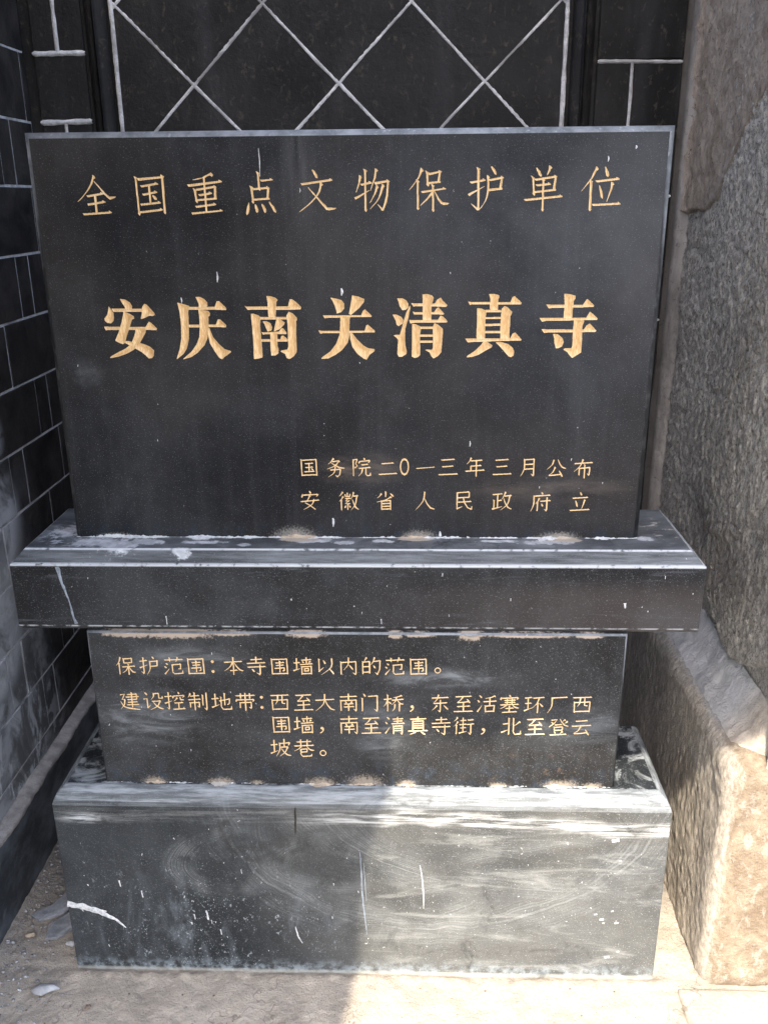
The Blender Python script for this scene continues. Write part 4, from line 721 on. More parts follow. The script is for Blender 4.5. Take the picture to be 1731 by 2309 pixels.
# stroke lists of the smaller characters on a 100 x 100 square, y down
# h level, v upright, s plain bar, p left-falling, n right-falling with a foot, d dot, t tapering, b bent
STROKES = """
国 v 10 8 12 98;h 12 14 90 10;s 86 10 88 94;h 28 32 72 29;h 30 52 70 49;s 49 31 50 72;h 24 74 78 71;d 60 56 70 66;s 12 92 87 89
务 p 42 2 32 18 14 34;s 36 20 68 15;p 70 14 50 40 8 58;n 28 24 46 36 72 50 98 52;h 24 62 78 58;b 76 58 72 86 60 96;t 62 97 50 88;p 50 46 44 76 14 98
院 s 8 12 30 9;b 30 10 22 32 30 44 20 52;t 22 54 14 48;v 10 10 10 98;d 64 2 68 12;d 42 18 38 30;h 42 20 96 15;t 94 17 86 28;h 50 38 86 35;h 38 56 98 51;p 56 55 52 78 34 98;b 74 54 74 88 80 94 96 92;t 95 93 97 78
二 h 18 30 80 26;h 4 84 96 79
一 h 2 54 98 47
三 h 14 16 82 12;h 20 50 76 46;h 2 90 98 86
年 p 30 2 24 18 8 36;h 28 18 86 14;h 28 44 82 41;s 30 44 30 66;h 2 70 98 64;v 56 16 57 100
月 p 28 8 28 60 10 98;h 30 11 80 8;s 76 8 76 92;t 76 95 62 84;s 30 36 74 33;s 29 60 74 57
公 p 38 8 30 34 4 58;n 58 6 68 28 82 46 100 50;p 46 44 36 70 16 86;b 18 87 50 84 78 80;d 66 62 84 94
布 h 4 24 96 18;p 46 2 34 36 4 66;v 30 42 30 86;h 30 48 86 44;s 82 44 81 80;t 81 84 70 76;v 56 26 57 102
安 d 48 0 55 13;d 14 16 10 34;h 15 21 92 17;t 90 18 82 30;p 50 22 40 44 26 58;b 26 60 50 74 76 94;p 70 42 58 70 14 97;h 3 54 97 46
徽 p 20 2 14 14 2 26;p 22 24 16 38 2 52;v 14 42 14 98;s 44 6 44 22;s 33 14 33 26;s 33 26 56 24;s 56 12 56 24;h 32 36 60 34;b 46 36 36 48 52 50;b 54 44 34 62 56 62;v 45 62 45 96;d 36 72 30 84;d 52 72 58 82;p 74 4 70 22 60 40;h 72 24 98 21;p 90 22 82 66 58 98;n 68 40 76 64 86 84 100 90
省 v 50 0 50 32;p 28 12 22 24 8 36;d 72 12 88 28;p 76 28 52 44 6 56;v 30 46 30 98;h 32 50 78 48;s 74 48 74 96;s 32 64 73 62;s 32 78 73 76;s 32 92 73 90
人 p 50 4 42 50 4 98;n 50 38 62 64 80 86 100 90
民 h 20 10 80 6;s 78 7 78 34;s 20 36 78 33;v 20 8 20 94;t 18 92 46 80;h 22 58 90 54;b 50 34 56 60 72 86 90 94;t 90 95 92 78
政 h 2 16 52 12;s 28 14 28 84;h 28 48 50 45;v 10 42 10 88;t 2 92 52 78;p 66 2 60 22 48 42;h 62 24 98 20;p 88 22 78 66 42 98;n 58 36 68 62 82 84 100 90
府 d 52 0 58 12;h 14 20 96 15;p 16 18 16 62 2 98;p 42 30 36 46 24 60;v 34 48 34 98;h 46 46 98 42;s 80 26 80 90;t 80 95 68 86;d 54 58 60 72
立 d 48 0 56 16;h 12 30 88 26;d 28 42 38 74;p 72 38 66 62 58 86;h 2 92 98 87
保 p 26 2 20 26 2 50;v 18 32 18 100;v 42 6 44 38;h 42 11 88 8;s 84 8 82 34;s 44 34 84 31;h 32 56 98 50;v 64 36 64 102;p 62 54 52 74 30 90;n 66 54 76 72 86 84 100 84
护 h 2 26 42 21;v 22 2 22 94;t 22 94 8 82;t 2 62 42 46;d 68 0 76 13;p 54 24 54 66 36 100;h 54 27 98 23;s 92 24 90 52;s 54 54 92 50
范 h 4 18 98 14;v 30 2 32 28;p 70 2 68 14 62 28;d 10 36 20 44;d 2 54 12 62;t 2 96 26 66;h 40 44 88 40;b 84 41 83 66 72 66;v 42 42 42 84;b 42 84 50 94 92 90;t 92 92 93 74
围 v 10 6 12 98;h 12 13 90 10;s 86 10 88 94;h 28 32 74 29;h 30 46 72 43;s 24 62 74 58;b 73 58 72 74 64 76;v 50 18 50 86;s 12 92 87 89
本 h 4 30 96 25;v 50 0 50 102;p 47 28 34 54 2 80;n 53 28 66 52 82 72 100 76;h 32 76 70 73
寺 h 22 16 80 12;s 50 0 50 34;h 4 36 96 31;h 6 56 96 52;s 68 42 68 92;t 68 97 50 86;d 28 66 40 82
墙 t 0 76 34 64;h 2 34 34 31;s 17 8 17 72;h 40 18 92 14;s 66 2 66 38;d 46 24 52 34;p 84 22 80 28 76 36;h 34 42 98 37;v 42 50 42 100;h 43 54 94 51;s 90 51 90 96;s 57 62 57 80;s 57 64 76 62;s 76 62 76 78;s 57 78 76 76;s 43 93 90 90
以 v 18 8 18 74;t 16 80 42 56;d 40 18 50 38;p 82 8 78 56 28 98;d 70 64 92 94
内 v 12 22 13 98;h 12 29 90 24;s 86 24 86 90;t 86 95 70 84;p 50 2 48 40 24 72;d 52 42 72 68
的 p 26 2 22 12 16 24;v 8 22 8 96;h 8 28 45 25;s 42 25 42 90;s 8 54 42 52;s 8 84 42 82;p 66 2 60 24 48 44;h 60 24 98 20;b 94 21 92 66 80 94;t 82 96 68 84;d 60 46 70 62
建 h 40 14 90 11;h 32 28 98 24;s 86 12 86 40;s 40 42 86 39;h 40 56 90 53;h 34 70 96 67;v 62 0 62 86;b 6 16 28 12 14 42 28 40;p 26 42 22 70 2 94;n 6 52 22 80 56 90 100 94
设 d 12 4 24 18;b 4 40 22 38 22 82;t 20 88 38 72;p 56 8 54 26 40 44;s 56 10 80 8;b 80 8 80 34 98 34;t 97 35 97 22;h 44 52 90 49;p 84 50 70 78 34 98;n 50 54 62 72 80 88 100 92
控 h 0 26 38 22;v 20 0 20 94;t 20 94 8 84;t 0 62 36 48;d 68 0 72 12;d 44 20 40 34;h 44 22 98 18;t 96 20 88 32;p 60 30 56 40 44 50;b 76 28 78 42 94 42;h 46 60 90 57;s 67 60 67 90;h 38 94 98 90
制 p 14 6 10 18 2 30;h 12 22 58 18;h 2 42 64 37;v 34 0 34 100;v 12 54 12 86;h 12 58 60 55;s 56 55 56 78;t 56 82 46 74;v 74 12 74 74;s 92 2 92 90;t 92 96 78 84
地 h 0 36 36 32;s 18 8 18 76;t 0 82 38 66;h 36 47 92 34;b 88 34 86 60 76 66;v 64 2 64 72;v 46 22 46 80;b 46 78 54 92 94 90;t 94 92 96 72
带 h 2 18 98 14;s 28 4 28 32;s 50 2 50 34;s 72 4 72 32;d 8 36 4 50;h 8 40 94 37;t 92 39 86 50;v 24 50 24 86;h 24 55 82 52;s 78 52 78 82;t 78 86 66 78;v 50 40 50 102
西 h 4 14 96 10;v 12 34 14 98;h 12 40 92 36;s 88 36 86 92;p 40 14 38 44 26 64;b 62 13 62 56 76 58;s 13 90 86 87
至 h 10 12 90 8;p 46 12 36 30 20 42;b 20 44 50 42 76 38;d 66 24 82 46;h 18 66 84 62;s 50 46 50 90;h 2 94 98 90
大 h 2 38 98 32;p 50 4 44 56 4 98;n 52 36 62 62 80 86 100 90
南 h 8 18 92 14;s 50 0 50 36;v 12 34 13 98;h 12 39 92 35;s 88 35 88 90;t 88 96 74 84;d 34 42 40 54;p 66 42 62 50 58 56;h 28 58 76 55;h 26 74 78 71;v 50 56 50 98
门 d 18 0 28 16;v 12 22 12 98;h 40 14 90 10;s 86 10 86 90;t 86 96 70 84
桥 h 0 30 42 26;v 20 2 20 98;p 19 32 14 50 0 70;d 24 42 36 54;p 88 6 74 14 46 20;h 40 34 98 28;p 64 16 58 40 38 60;n 66 30 76 46 86 54 100 54;p 56 56 54 78 42 96;v 78 52 78 98
东 h 8 20 92 16;p 42 2 36 26 18 48;b 18 50 50 48 84 45;s 52 30 52 90;t 52 96 38 86;p 34 60 26 74 10 88;d 68 60 90 84
活 d 12 4 24 16;d 4 30 14 42;t 4 94 26 58;p 88 4 70 14 40 20;h 32 38 98 33;s 64 14 64 58;v 42 56 44 98;h 42 62 90 58;s 86 58 84 94;s 43 92 85 89
塞 d 48 0 54 10;d 10 12 6 28;h 10 18 94 14;t 92 16 84 26;h 24 30 80 27;s 38 22 38 52;s 62 20 62 50;h 26 42 78 39;h 4 55 96 50;p 34 54 24 66 4 76;n 64 52 74 64 84 70 98 70;h 30 74 72 71;s 50 60 50 92;h 14 96 88 91
环 h 2 16 38 12;s 19 14 19 78;h 4 46 36 43;t 0 86 38 70;h 42 16 98 11;p 72 15 62 46 36 74;v 66 38 66 100;d 74 44 92 64
厂 h 22 14 98 9;p 22 12 22 60 2 98
清 d 12 4 24 16;d 4 30 14 42;t 4 94 26 58;h 38 14 92 11;h 42 26 88 23;h 32 40 98 36;s 64 2 64 38;v 44 48 44 98;h 44 53 90 50;s 86 50 86 92;t 86 96 76 88;s 45 66 85 64;s 45 78 85 76
真 h 12 14 92 10;s 50 0 50 22;s 26 22 26 76;h 26 25 80 22;s 76 22 76 74;s 27 38 75 36;s 27 50 75 48;s 27 62 75 60;h 2 79 98 75;p 36 82 28 90 10 98;d 62 82 86 98
街 p 18 2 14 14 2 26;p 20 26 16 38 2 54;v 14 42 14 98;h 32 22 62 19;s 46 4 46 42;h 28 44 64 40;h 32 62 62 59;s 46 46 46 84;t 26 90 64 80;h 68 18 98 15;h 64 42 100 38;s 84 40 84 90;t 84 96 70 86
北 v 38 2 38 98;h 8 38 38 35;t 2 84 38 68;p 90 22 78 36 62 48;v 60 2 60 82;b 60 80 68 94 94 90;t 94 92 96 72
登 b 14 14 42 10 28 32 4 52;d 14 24 24 34;n 56 6 66 24 80 40 100 46;p 80 8 76 14 70 20;p 92 18 88 24 80 32;h 30 40 68 37;v 30 48 31 74;h 30 53 74 50;s 70 50 69 70;s 31 70 69 68;d 30 74 36 88;p 70 74 66 82 60 88;h 8 96 92 91
云 h 20 18 80 14;h 2 46 98 40;p 46 46 36 70 14 86;b 16 88 50 86 82 80;d 70 64 88 96
坡 h 0 36 36 32;s 18 8 18 76;t 0 82 36 66;p 44 24 44 62 26 98;h 44 27 96 22;t 92 24 86 38;s 66 2 66 46;s 46 48 84 45;p 82 46 70 74 42 98;n 52 54 64 74 80 90 100 92
巷 h 14 16 86 12;s 34 2 35 34;s 66 2 65 34;h 2 38 98 33;p 36 38 26 52 2 66;n 62 36 72 52 84 60 100 60;s 34 56 64 53;s 64 53 63 70;s 34 72 64 69;v 34 54 34 86;b 34 84 42 95 84 92;t 84 94 86 80
"""
def brush(strokes, w=5.6):
    """outlines of one character from its stroke list"""
    def ribbon(pts, ws):
        L = []; Q = []
        for i, (x, y) in enumerate(pts):
            a = pts[max(i-1, 0)]; b = pts[min(i+1, len(pts)-1)]; t = math.atan2(b[1]-a[1], b[0]-a[0]); k = ws[i]*w*.5
            L.append((x-math.sin(t)*k, y+math.cos(t)*k)); Q.append((x+math.sin(t)*k, y-math.cos(t)*k))
        return L+Q[::-1]
    def smooth(pts):
        o = [pts[0]]
        for i in range(len(pts)-1):
            p0 = pts[max(i-1, 0)]; p1 = pts[i]; p2 = pts[i+1]; p3 = pts[min(i+2, len(pts)-1)]
            for t in (.33, .67, 1): o.append(tuple(.5*(2*p1[k]+(p2[k]-p0[k])*t+(2*p0[k]-5*p1[k]+4*p2[k]-p3[k])*t*t+(3*p1[k]-p0[k]-3*p2[k]+p3[k])*t**3) for k in (0, 1)))
        return o
    out = []
    for st in strokes.split(';'):
        k, *q = st.split(); q = list(map(float, q)); P = list(zip(q[::2], q[1::2])); x1, y1 = P[0]; x2, y2 = P[-1]
        L = math.hypot(x2-x1, y2-y1)+1e-6
        if k == 'h':
            c, s = (x2-x1)/L, (y2-y1)/L
            O = [(-.1*w, -.5*w), (.4*w, -.38*w), (L-1.5*w, -.40*w), (L-1.4*w, -.95*w), (L, .1*w), (L-.1*w, .42*w), (L-1.2*w, .38*w), (.9*w, .5*w), (.4*w, .5*w)]
            out.append([(x1+a*c-b*s, y1+a*s+b*c) for a, b in O])
        elif k == 'v':
            O = [(-.8*w, 0), (.4*w, .6*w), (1.0*w, 1.0*w), (.45*w, 1.6*w), (.4*w, L-1.2*w), (.1*w, L), (-.55*w, L-.9*w), (-.4*w, L-1.6*w), (-.42*w, 1.3*w)]
            out.append([(x1+(x2-x1)*b/L+a, y1+b) for a, b in O])
        elif k == 's': out.append(ribbon(P, [.88, .88]))
        elif k == 'b': out.append(ribbon(P, [.85]*len(P)))
        elif k == 't': out.append(ribbon([P[0], (x1+(x2-x1)*.25, y1+(y2-y1)*.25), P[1]], [1.35, 1.05, .2]))
        elif k == 'd': out.append(ribbon(smooth([P[0], ((x1+x2)/2+.4, (y1+y2)/2-.4), P[1]]), [.3, .7, 1.0, 1.2, 1.3, 1.15, .3]))
        elif k == 'p':
            S = smooth(P); n = len(S); out.append(ribbon(S, [1.05-.9*(i/(n-1))**1.6 for i in range(n)]))
            out.append([(x1-.5*w, y1-.4*w), (x1+.3*w, y1+.1*w), (x1+.85*w, y1+.9*w), (x1+.1*w, y1+1.6*w), (x1-.4*w, y1+1.1*w)])
        elif k == 'n':
            S = smooth(P[:-1]); n = len(S); out.append(ribbon(S, [.4+.95*i/(n-1) for i in range(n)])); x, y = P[-2]; tx, ty = P[-1]
            out.append([(x-.7*w, y-.1*w), (x-.1*w, y-.7*w), (tx, ty), (tx-.7*w, ty+.5*w), (x+.3*w, y+.6*w)])
    return [np.array(o) for o in out]
WRITTEN = {l.split(' ', 1)[0]: l.split(' ', 1)[1] for l in STROKES.strip().split('\n')}

def parse(t):
    return [[np.array([tuple(map(float, p.split(','))) for p in st.split()])*1e-4 for st in ch.split(';')] for ch in t.replace('\n', '').split('|')]
def seg_sdf(A, Bp, X, Z, rule='even'):
    """signed distance (+ inside) to a closed outline given by its segments"""
    d2 = np.full(X.shape, 1e9); par = np.zeros(X.shape, bool)
    for (ax, az), (bx, bz) in zip(A, Bp):
        ex, ez = bx-ax, bz-az; L = ex*ex+ez*ez+1e-18
        t = np.clip(((X-ax)*ex+(Z-az)*ez)/L, 0, 1); d2 = np.minimum(d2, (X-ax-t*ex)**2+(Z-az-t*ez)**2)
        if az != bz:
            par ^= ((az > Z) != (bz > Z)) & (X < ex*(Z-az)/(bz-az)+ax)
    return np.sqrt(d2)*np.where(par, 1, -1)
GLY = {}
def glyph(ch):
    if ch in GLY: return GLY[ch]
    cu = bpy.data.curves.new('glyph', 'FONT'); cu.body = ch; cu.resolution_u = 3
    ob = bpy.data.objects.new('glyph', cu); scene.collection.objects.link(ob)
    dg = bpy.context.evaluated_depsgraph_get(); dg.update(); me = ob.evaluated_get(dg).to_mesh()
    co = np.array([v.co[:2] for v in me.vertices]); cnt = {}
    key = np.round(co*1e4).astype(int); uq = {}; ids = [uq.setdefault(tuple(k), i) for i, k in enumerate(key)]
    for p in me.polygons:
        v = [ids[i] for i in p.vertices]
        for a, b in zip(v, v[1:]+v[:1]): e = (min(a, b), max(a, b)); cnt[e] = cnt.get(e, 0)+1
    E = [e for e, c in cnt.items() if c == 1]
    ob.evaluated_get(dg).to_mesh_clear(); bpy.data.objects.remove(ob); bpy.data.curves.remove(cu)
    A = co[[e[0] for e in E]]; Bq = co[[e[1] for e in E]]
    GLY[ch] = (A, Bq); return GLY[ch]
CELL = .0005
def carved(x0, x1, z0, z1, y, chars, parent, depth_k=1.05, cap=.0095, thin=.00035):
    """chars: list of (strokes or segment sets). Returns verts/faces of the face with openings; adds a child per character"""
    nx = int(round((x1-x0)/CELL)); nz = int(round((z1-z0)/CELL)); sx = (x1-x0)/nx; sz = (z1-z0)/nz
    mask = np.zeros((nz, nx), bool)
    for segs in chars:
        allp = np.concatenate([np.concatenate([a, b]) for a, b in segs])
        lo = allp.min(0)-.002; hi = allp.max(0)+.002
        i0, i1 = int((lo[0]-x0)/sx), int((hi[0]-x0)/sx)+1; j0, j1 = int((lo[1]-z0)/sz), int((hi[1]-z0)/sz)+1
        gx = x0+np.arange(i0, i1+1)*sx; gz = z0+np.arange(j0, j1+1)*sz
        D = np.full((len(gz), len(gx)), -1.0)
        for A, Bp in segs:
            l = np.minimum(A.min(0), Bp.min(0)); h = np.maximum(A.max(0), Bp.max(0))
            a0, a1 = np.searchsorted(gx, [l[0]-sx*2, h[0]+sx*2]); b0, b1 = np.searchsorted(gz, [l[1]-sz*2, h[1]+sz*2])
            X, Z = np.meshgrid(gx[a0:a1], gz[b0:b1])
            D[b0:b1, a0:a1] = np.maximum(D[b0:b1, a0:a1], seg_sdf(A, Bp, X, Z)-(thin if len(segs) == 1 else 0))
        ins = D > 0
        cell = (ins[:-1, :-1].astype(int)+ins[1:, :-1]+ins[:-1, 1:]+ins[1:, 1:]) >= 2
        m0 = mask[j0:j1, i0:i1]; cell &= ~m0; m0 |= cell
        dep = np.minimum(np.clip(D, 0, None)*depth_k, cap)
        jj, ii = np.nonzero(cell); w = len(gx)
        q = np.stack([jj*w+ii, jj*w+ii+1, (jj+1)*w+ii+1, (jj+1)*w+ii], 1)
        used, inv = np.unique(q, return_inverse=True); inv = inv.reshape(q.shape)
        # outer corners sit exactly on the face
        U = used % w; W = used//w
        P = np.stack([gx[U], y+dep[W, U], gz[W]], 1)
        finish_mesh('character', P, inv, M_GOLD, parent)
    V0 = []; F0 = []; active = {}
    def emit(a, b, r0, r1):
        k = len(V0); V0.extend([(x0+a*sx, y, z0+r0*sz), (x0+b*sx, y, z0+r0*sz), (x0+b*sx, y, z0+r1*sz), (x0+a*sx, y, z0+r1*sz)]); F0.append((k, k+1, k+2, k+3))
    for j in range(nz+1):
        if j < nz:
            row = np.concatenate([[True], mask[j], [True]]); df = np.flatnonzero(row[1:] != row[:-1]); runs = set(zip(df[::2].tolist(), df[1::2].tolist()))
        else: runs = set()
        for k in [k for k in active if k not in runs]: emit(k[0], k[1], active.pop(k), j)
        for k in runs:
            if k not in active: active[k] = j
    return np.array(V0), np.array(F0)
def panel_solid(name, x0, x1, z0, z1, y, yb, e, chars, parent, mat):
    V0, F0 = carved(x0, x1, z0, z1, y, chars, TMP[0])
    X0, X1, Z0, Z1 = x0-e, x1+e, z0, z1+e
    b = [(x0, y, z0), (x1, y, z0), (x1, y, z1), (x0, y, z1), (X0, y+e, Z0), (X1, y+e, Z0), (X1, y+e, Z1), (X0, y+e, Z1), (X0, yb, Z0), (X1, yb, Z0), (X1, yb, Z1), (X0, yb, Z1)]
    f = [(1, 5, 6, 2), (2, 6, 7, 3), (3, 7, 4, 0), (4, 7, 11, 8), (5, 9, 10, 6), (6, 10, 11, 7), (8, 11, 10, 9), (0, 4, 5, 1), (4, 8, 9, 5)]
    k = len(V0); V = np.concatenate([V0, np.array(b)]); F = np.concatenate([F0, np.array(f)+k])
    mi = [0]*len(F0)+[1, 1, 1, 0, 0, 0, 0, 0, 0]
    me = TMP[0].data
    me.vertices.add(len(V)); me.vertices.foreach_set('co', V.astype(np.float32).ravel()); F = F.astype(np.int32)
    me.loops.add(F.size); me.loops.foreach_set('vertex_index', F.ravel()); me.polygons.add(len(F)); me.polygons.foreach_set('loop_start', np.arange(0, F.size, 4, dtype=np.int32))
    me.update(calc_edges=True)
    me.materials.append(mat); me.materials.append(M_EDGE); me.polygons.foreach_set('material_index', np.array(mi, dtype=np.int32))
ROOT = empty('memorial_stele', (-.04, -.1, 0), 'black granite inscribed stele with gold characters on a stepped plinth', 'stele')
TMP = [None]
def new_part(name):
    me = bpy.data.meshes.new(name); o = bpy.data.objects.new(name, me); scene.collection.objects.link(o); o.parent = ROOT; o.matrix_parent_inverse = parent_inv(ROOT); return o
def polys(chs): return [[(st, np.roll(st, -1, 0)) for st in ch] for ch in chs]
def small_chars(lst, shear=.07, dz=0):
    out = []
    for c, x, z, s in lst:
        x, z, s = x*1e-4, z*1e-4, s*1e-4
        gch = {'0': 'O', '〇': 'O'}.get(c, c)
        if c in WRITTEN:
            k = s*.0103; polyg = [np.stack([x+(p[:, 0]-50)*k*.98, z-(p[:, 1]-50)*k], 1) for p in brush(WRITTEN[c])]
            out.append([(p, np.roll(p, -1, 0)) for p in polyg]); continue
        A, Bq = glyph(gch)
        if c in '：，。':
            lo = A.min(0); hi = A.max(0); cc = (lo+hi)/2; A = A-cc; Bq = Bq-cc; k = s*1.15; sh = 0
            z -= {'：': .02, '，': .30, '。': .24}[c]*s
        elif c == '0':
            lo = A.min(0); hi = A.max(0); cc = (lo+hi)/2; A = (A-cc)*np.array([.66, 1.32]); Bq = (Bq-cc)*np.array([.66, 1.32]); k = s; sh = 0
        elif c in '一二三':
            lo = A.min(0); hi = A.max(0); cc = (lo+hi)/2; A = A-cc; Bq = Bq-cc; k = s/.95; sh = shear
        else:
            lo = A.min(0); hi = A.max(0); cc = (lo+hi)/2; A = A-cc; Bq = Bq-cc; k = s/max(hi[1]-lo[1], .80); sh = shear
        def tr(P): return np.stack([x+P[:, 0]*k*.96, z+P[:, 1]*k+P[:, 0]*k*sh], 1)
        out.append([(tr(A), tr(Bq))])
    return out
slab = new_part('name_slab'); TMP[0] = slab
chars = polys(parse(BIG_TEXT))+polys(parse(TOP_TEXT))+small_chars(SLAB_SMALL)
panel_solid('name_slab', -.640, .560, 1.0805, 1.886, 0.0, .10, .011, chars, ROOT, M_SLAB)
blk = new_part('inscription_block'); TMP[0] = blk
panel_solid('inscription_block', -.614+.004, .540-.004, .5183, .8975, -.1015, .12, .004, small_chars(BLOCK_SMALL), ROOT, M_BLOCK)

lx0, lx1, ly0, ly1 = -.762, .690, -.0935, .215
loops('ledge_slab', [(lx0+.016, lx1-.016, ly0+.014, ly1-.014, .898), (lx0+.004, lx1-.004, ly0+.003, ly1-.003, .903), (lx0, lx1, ly0, ly1, .911),
                     (lx0, lx1, ly0, ly1, 1.053), (lx0+.004, lx1-.004, ly0+.004, ly1-.004, 1.0545), (lx0+.024, lx1-.024, ly0+.024, ly1-.024, 1.0775), (lx0+.027, lx1-.027, ly0+.027, ly1-.027, 1.0799)], M_LEDGE, ROOT, bev=.0012)
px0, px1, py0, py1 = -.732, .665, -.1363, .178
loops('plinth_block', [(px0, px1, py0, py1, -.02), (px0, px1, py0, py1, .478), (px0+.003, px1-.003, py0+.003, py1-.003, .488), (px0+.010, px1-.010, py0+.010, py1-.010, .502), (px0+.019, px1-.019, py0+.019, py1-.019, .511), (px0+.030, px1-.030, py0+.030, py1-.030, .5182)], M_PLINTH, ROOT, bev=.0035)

# mortar squeezed out of the joints
def bead(x0, x1, y, z, w, h, seed, mat, bulge=(), only=None):
    n = int((x1-x0)/.0025); xs = np.linspace(x0, x1, n); Q = np.stack([xs, xs*0+seed, xs*0], 1)
    a = np.clip(.45+fbm(Q, 14, 4, .6)*1.9, .06, 1.6); b = np.clip(.5+fbm(Q+7, 22, 4, .6)*1.6, .06, 1.6)
    g = sum((k*np.exp(-((xs-c)/r*1.3)**2) for c, r, k in (only or bulge)), np.zeros(n))
    a, b = (a*g*1.1, b*g*.9) if only else (a*(1+g), b*(1+g*.5))
    if only: a[g < .12] = 0; b[g < .12] = 0
    prof = [(0, 1), (.2, .75), (.4, .42), (.6, .25), (.8, .14), (1.0, 0)]
    P = np.array([(xs[i], y-w*a[i]*u+.001, z+h*b[i]*v-.0006) for i in range(n) for u, v in prof])
    k = np.repeat(np.clip((a+b), 0, 1), len(prof)); P += (np.stack([fbm(P, 170, 4, .7), fbm(P+5, 170, 4, .7), fbm(P+9, 170, 4, .7)], 1)*.007)*k[:, None]
    return P, grid_faces(n, len(prof))[:, ::-1]
joined('mortar_bead', [bead(-.648, .568, 0, 1.080, .010, .005, 1, M_LIME, bulge=[(-.56, .05, 2.0), (-.48, .03, 1.2), (-.38, .03, 1.4), (-.27, .02, .8), (.02, .02, .8), (.28, .03, .9), (.38, .04, 1.4), (.50, .02, .9)])], M_LIME, ROOT)
joined('mortar_bead', [bead(-.22, .45, -.001, 1.0803, .009, .0055, 8, M_TAN, only=[(-.16, .05, 1.8), (.09, .04, 1.4), (.20, .02, .8), (.41, .03, 1.3)])], M_TAN, ROOT)
joined('mortar_bead', [bead(-.605, .535, -.1015, .518, .006, .004, 2, M_LIME)], M_LIME, ROOT)
joined('mortar_bead', [bead(-.60, .53, -.1020, .5183, .008, .006, 5, M_TAN, only=[(-.50, .03, 1.6), (-.35, .03, 1.6), (-.265, .015, 1), (-.12, .035, 1.8), (-.02, .04, 2.2), (.075, .022, 1.3), (.28, .02, 1.1), (.41, .035, 1.7), (.49, .02, 1.1)])], M_TAN, ROOT)
P, F = bead(-.60, .53, -.1005, -.8975, .006, .004, 9, M_TAN, only=[(-.48, .10, 1.4), (-.30, .05, .8), (-.14, .05, .9), (.05, .03, .8), (.21, .03, 1.6), (.36, .12, .8)])
P[:, 2] *= -1; joined('mortar_bead', [(P, F[:, ::-1])], M_TAN, ROOT)
# paint splashes, drips: thin deposits standing proud of the stone
def deposit(pts, widths, y, t=.0006, seed=0, slope=None):
    pts = np.array(pts, float); n = 24; k = np.linspace(0, len(pts)-1, n); ii = np.arange(len(pts))
    C = np.stack([np.interp(k, ii, pts[:, 0]), np.interp(k, ii, pts[:, 1])], 1); W = np.interp(k, ii, widths)
    T = np.gradient(C, axis=0); T /= np.linalg.norm(T, axis=1, keepdims=True)+1e-9; N = np.stack([-T[:, 1], T[:, 0]], 1)
    Q = np.stack([C[:, 0], C[:, 1], np.full(n, seed)], 1); wl = W*(1+fbm(Q, 150, 3, .7)*1.6); wr = W*(1+fbm(Q+9, 150, 3, .7)*1.6)
    P = []
    for i in range(n):
        for u, v in ((-1, -.0003), (-.6, t), (.6, t), (1, -.0003)):
            q = C[i]+N[i]*u*(wl[i] if u < 0 else wr[i])*.5; P.append((q[0], y-v, q[1]))
    return np.array(P), grid_faces(n, 4)
YP = py0
joined('paint_smear', [deposit([(-.732, .196), (-.70, .190), (-.66, .176), (-.62, .152), (-.598, .128)], [.016, .018, .016, .010, .002], YP, .001, 5),
                       deposit([(-.70, .195), (-.64, .176)], [.004, .004], YP, .0012, 6)], M_SPLASH, ROOT)
joined('paint_drip', [deposit([(-.033, .36), (-.030, .30), (-.030, .25), (-.025, .18), (-.02, .12)], [.0015, .004, .005, .0035, .0015], YP, .0006, 7),
                      deposit([(-.025, .33), (-.022, .27), (-.020, .22)], [.001, .002, .001], YP, .0006, 8)], M_DRIP, ROOT)
joined('paint_drip', [deposit([(.105, .325), (.110, .29), (.114, .24), (.114, .20)], [.0012, .0035, .004, .001], YP, .0006, 9),
                      deposit([(-.19, .14), (-.185, .11), (-.175, .09)], [.002, .004, .002], YP, .0006, 11)], M_SPLASH, ROOT)
o = joined('tar_drip', [deposit([(-.177, .481), (-.177, .45), (-.179, .41)], [.003, .005, .002], YP-.0008, .0008, 10)], M_TAR, ROOT)
joined('lime_drip', [deposit([(-.662, 1.048), (-.655, 1.01), (-.645, .97), (-.64, .93), (-.636, .915)], [.012, .007, .004, .005, .010], ly0, .0004, 12)], M_DRIP, ROOT)
spl = []
for i in range(55):
    x = random.uniform(-.70, .62); z = random.uniform(.03, .43); s = random.choice([.25, .35, .5, .6, .9])*(1.4 if x < -.2 else .8); a = random.uniform(1.2, 2.3)
    L = random.uniform(.003, .010)*s
    spl.append(deposit([(x, z), (x+math.cos(a)*L, z+math.sin(a)*L)], [.002*s, .0035*s], YP, .0005, i))
for x, z, w in [(.545, .40, .016), (.56, .345, .006), (.53, .175, .010), (.515, .19, .007), (.565, .165, .009), (.553, .20, .006), (.55, .062, .012), (.575, .08, .006), (.535, .165, .005)]:
    spl.append(deposit([(x-w*.5, z), (x+w*.5, z+w*.2)], [w*.5, w*.7], YP, .0006, x*99))
for x, z, w in [(-.55, .23, .010), (-.40, .17, .014), (-.43, .165, .008), (-.39, .15, .006), (-.31, .30, .006), (-.60, .26, .009), (-.37, .12, .008)]:
    spl.append(deposit([(x, z+w), (x+w*.2, z-w)], [w*.4, w*.3], YP, .0006, x*77))
joined('paint_splash', spl, M_SPLASH, ROOT)
spl = []
for i in range(16):
    x = random.uniform(-.62, .54); z = random.uniform(1.10, 1.87); L = random.uniform(.001, .005)
    spl.append(deposit([(x, z), (x+random.uniform(-.001, .001), z+L)], [.001, .0016], 0, .0004, i))
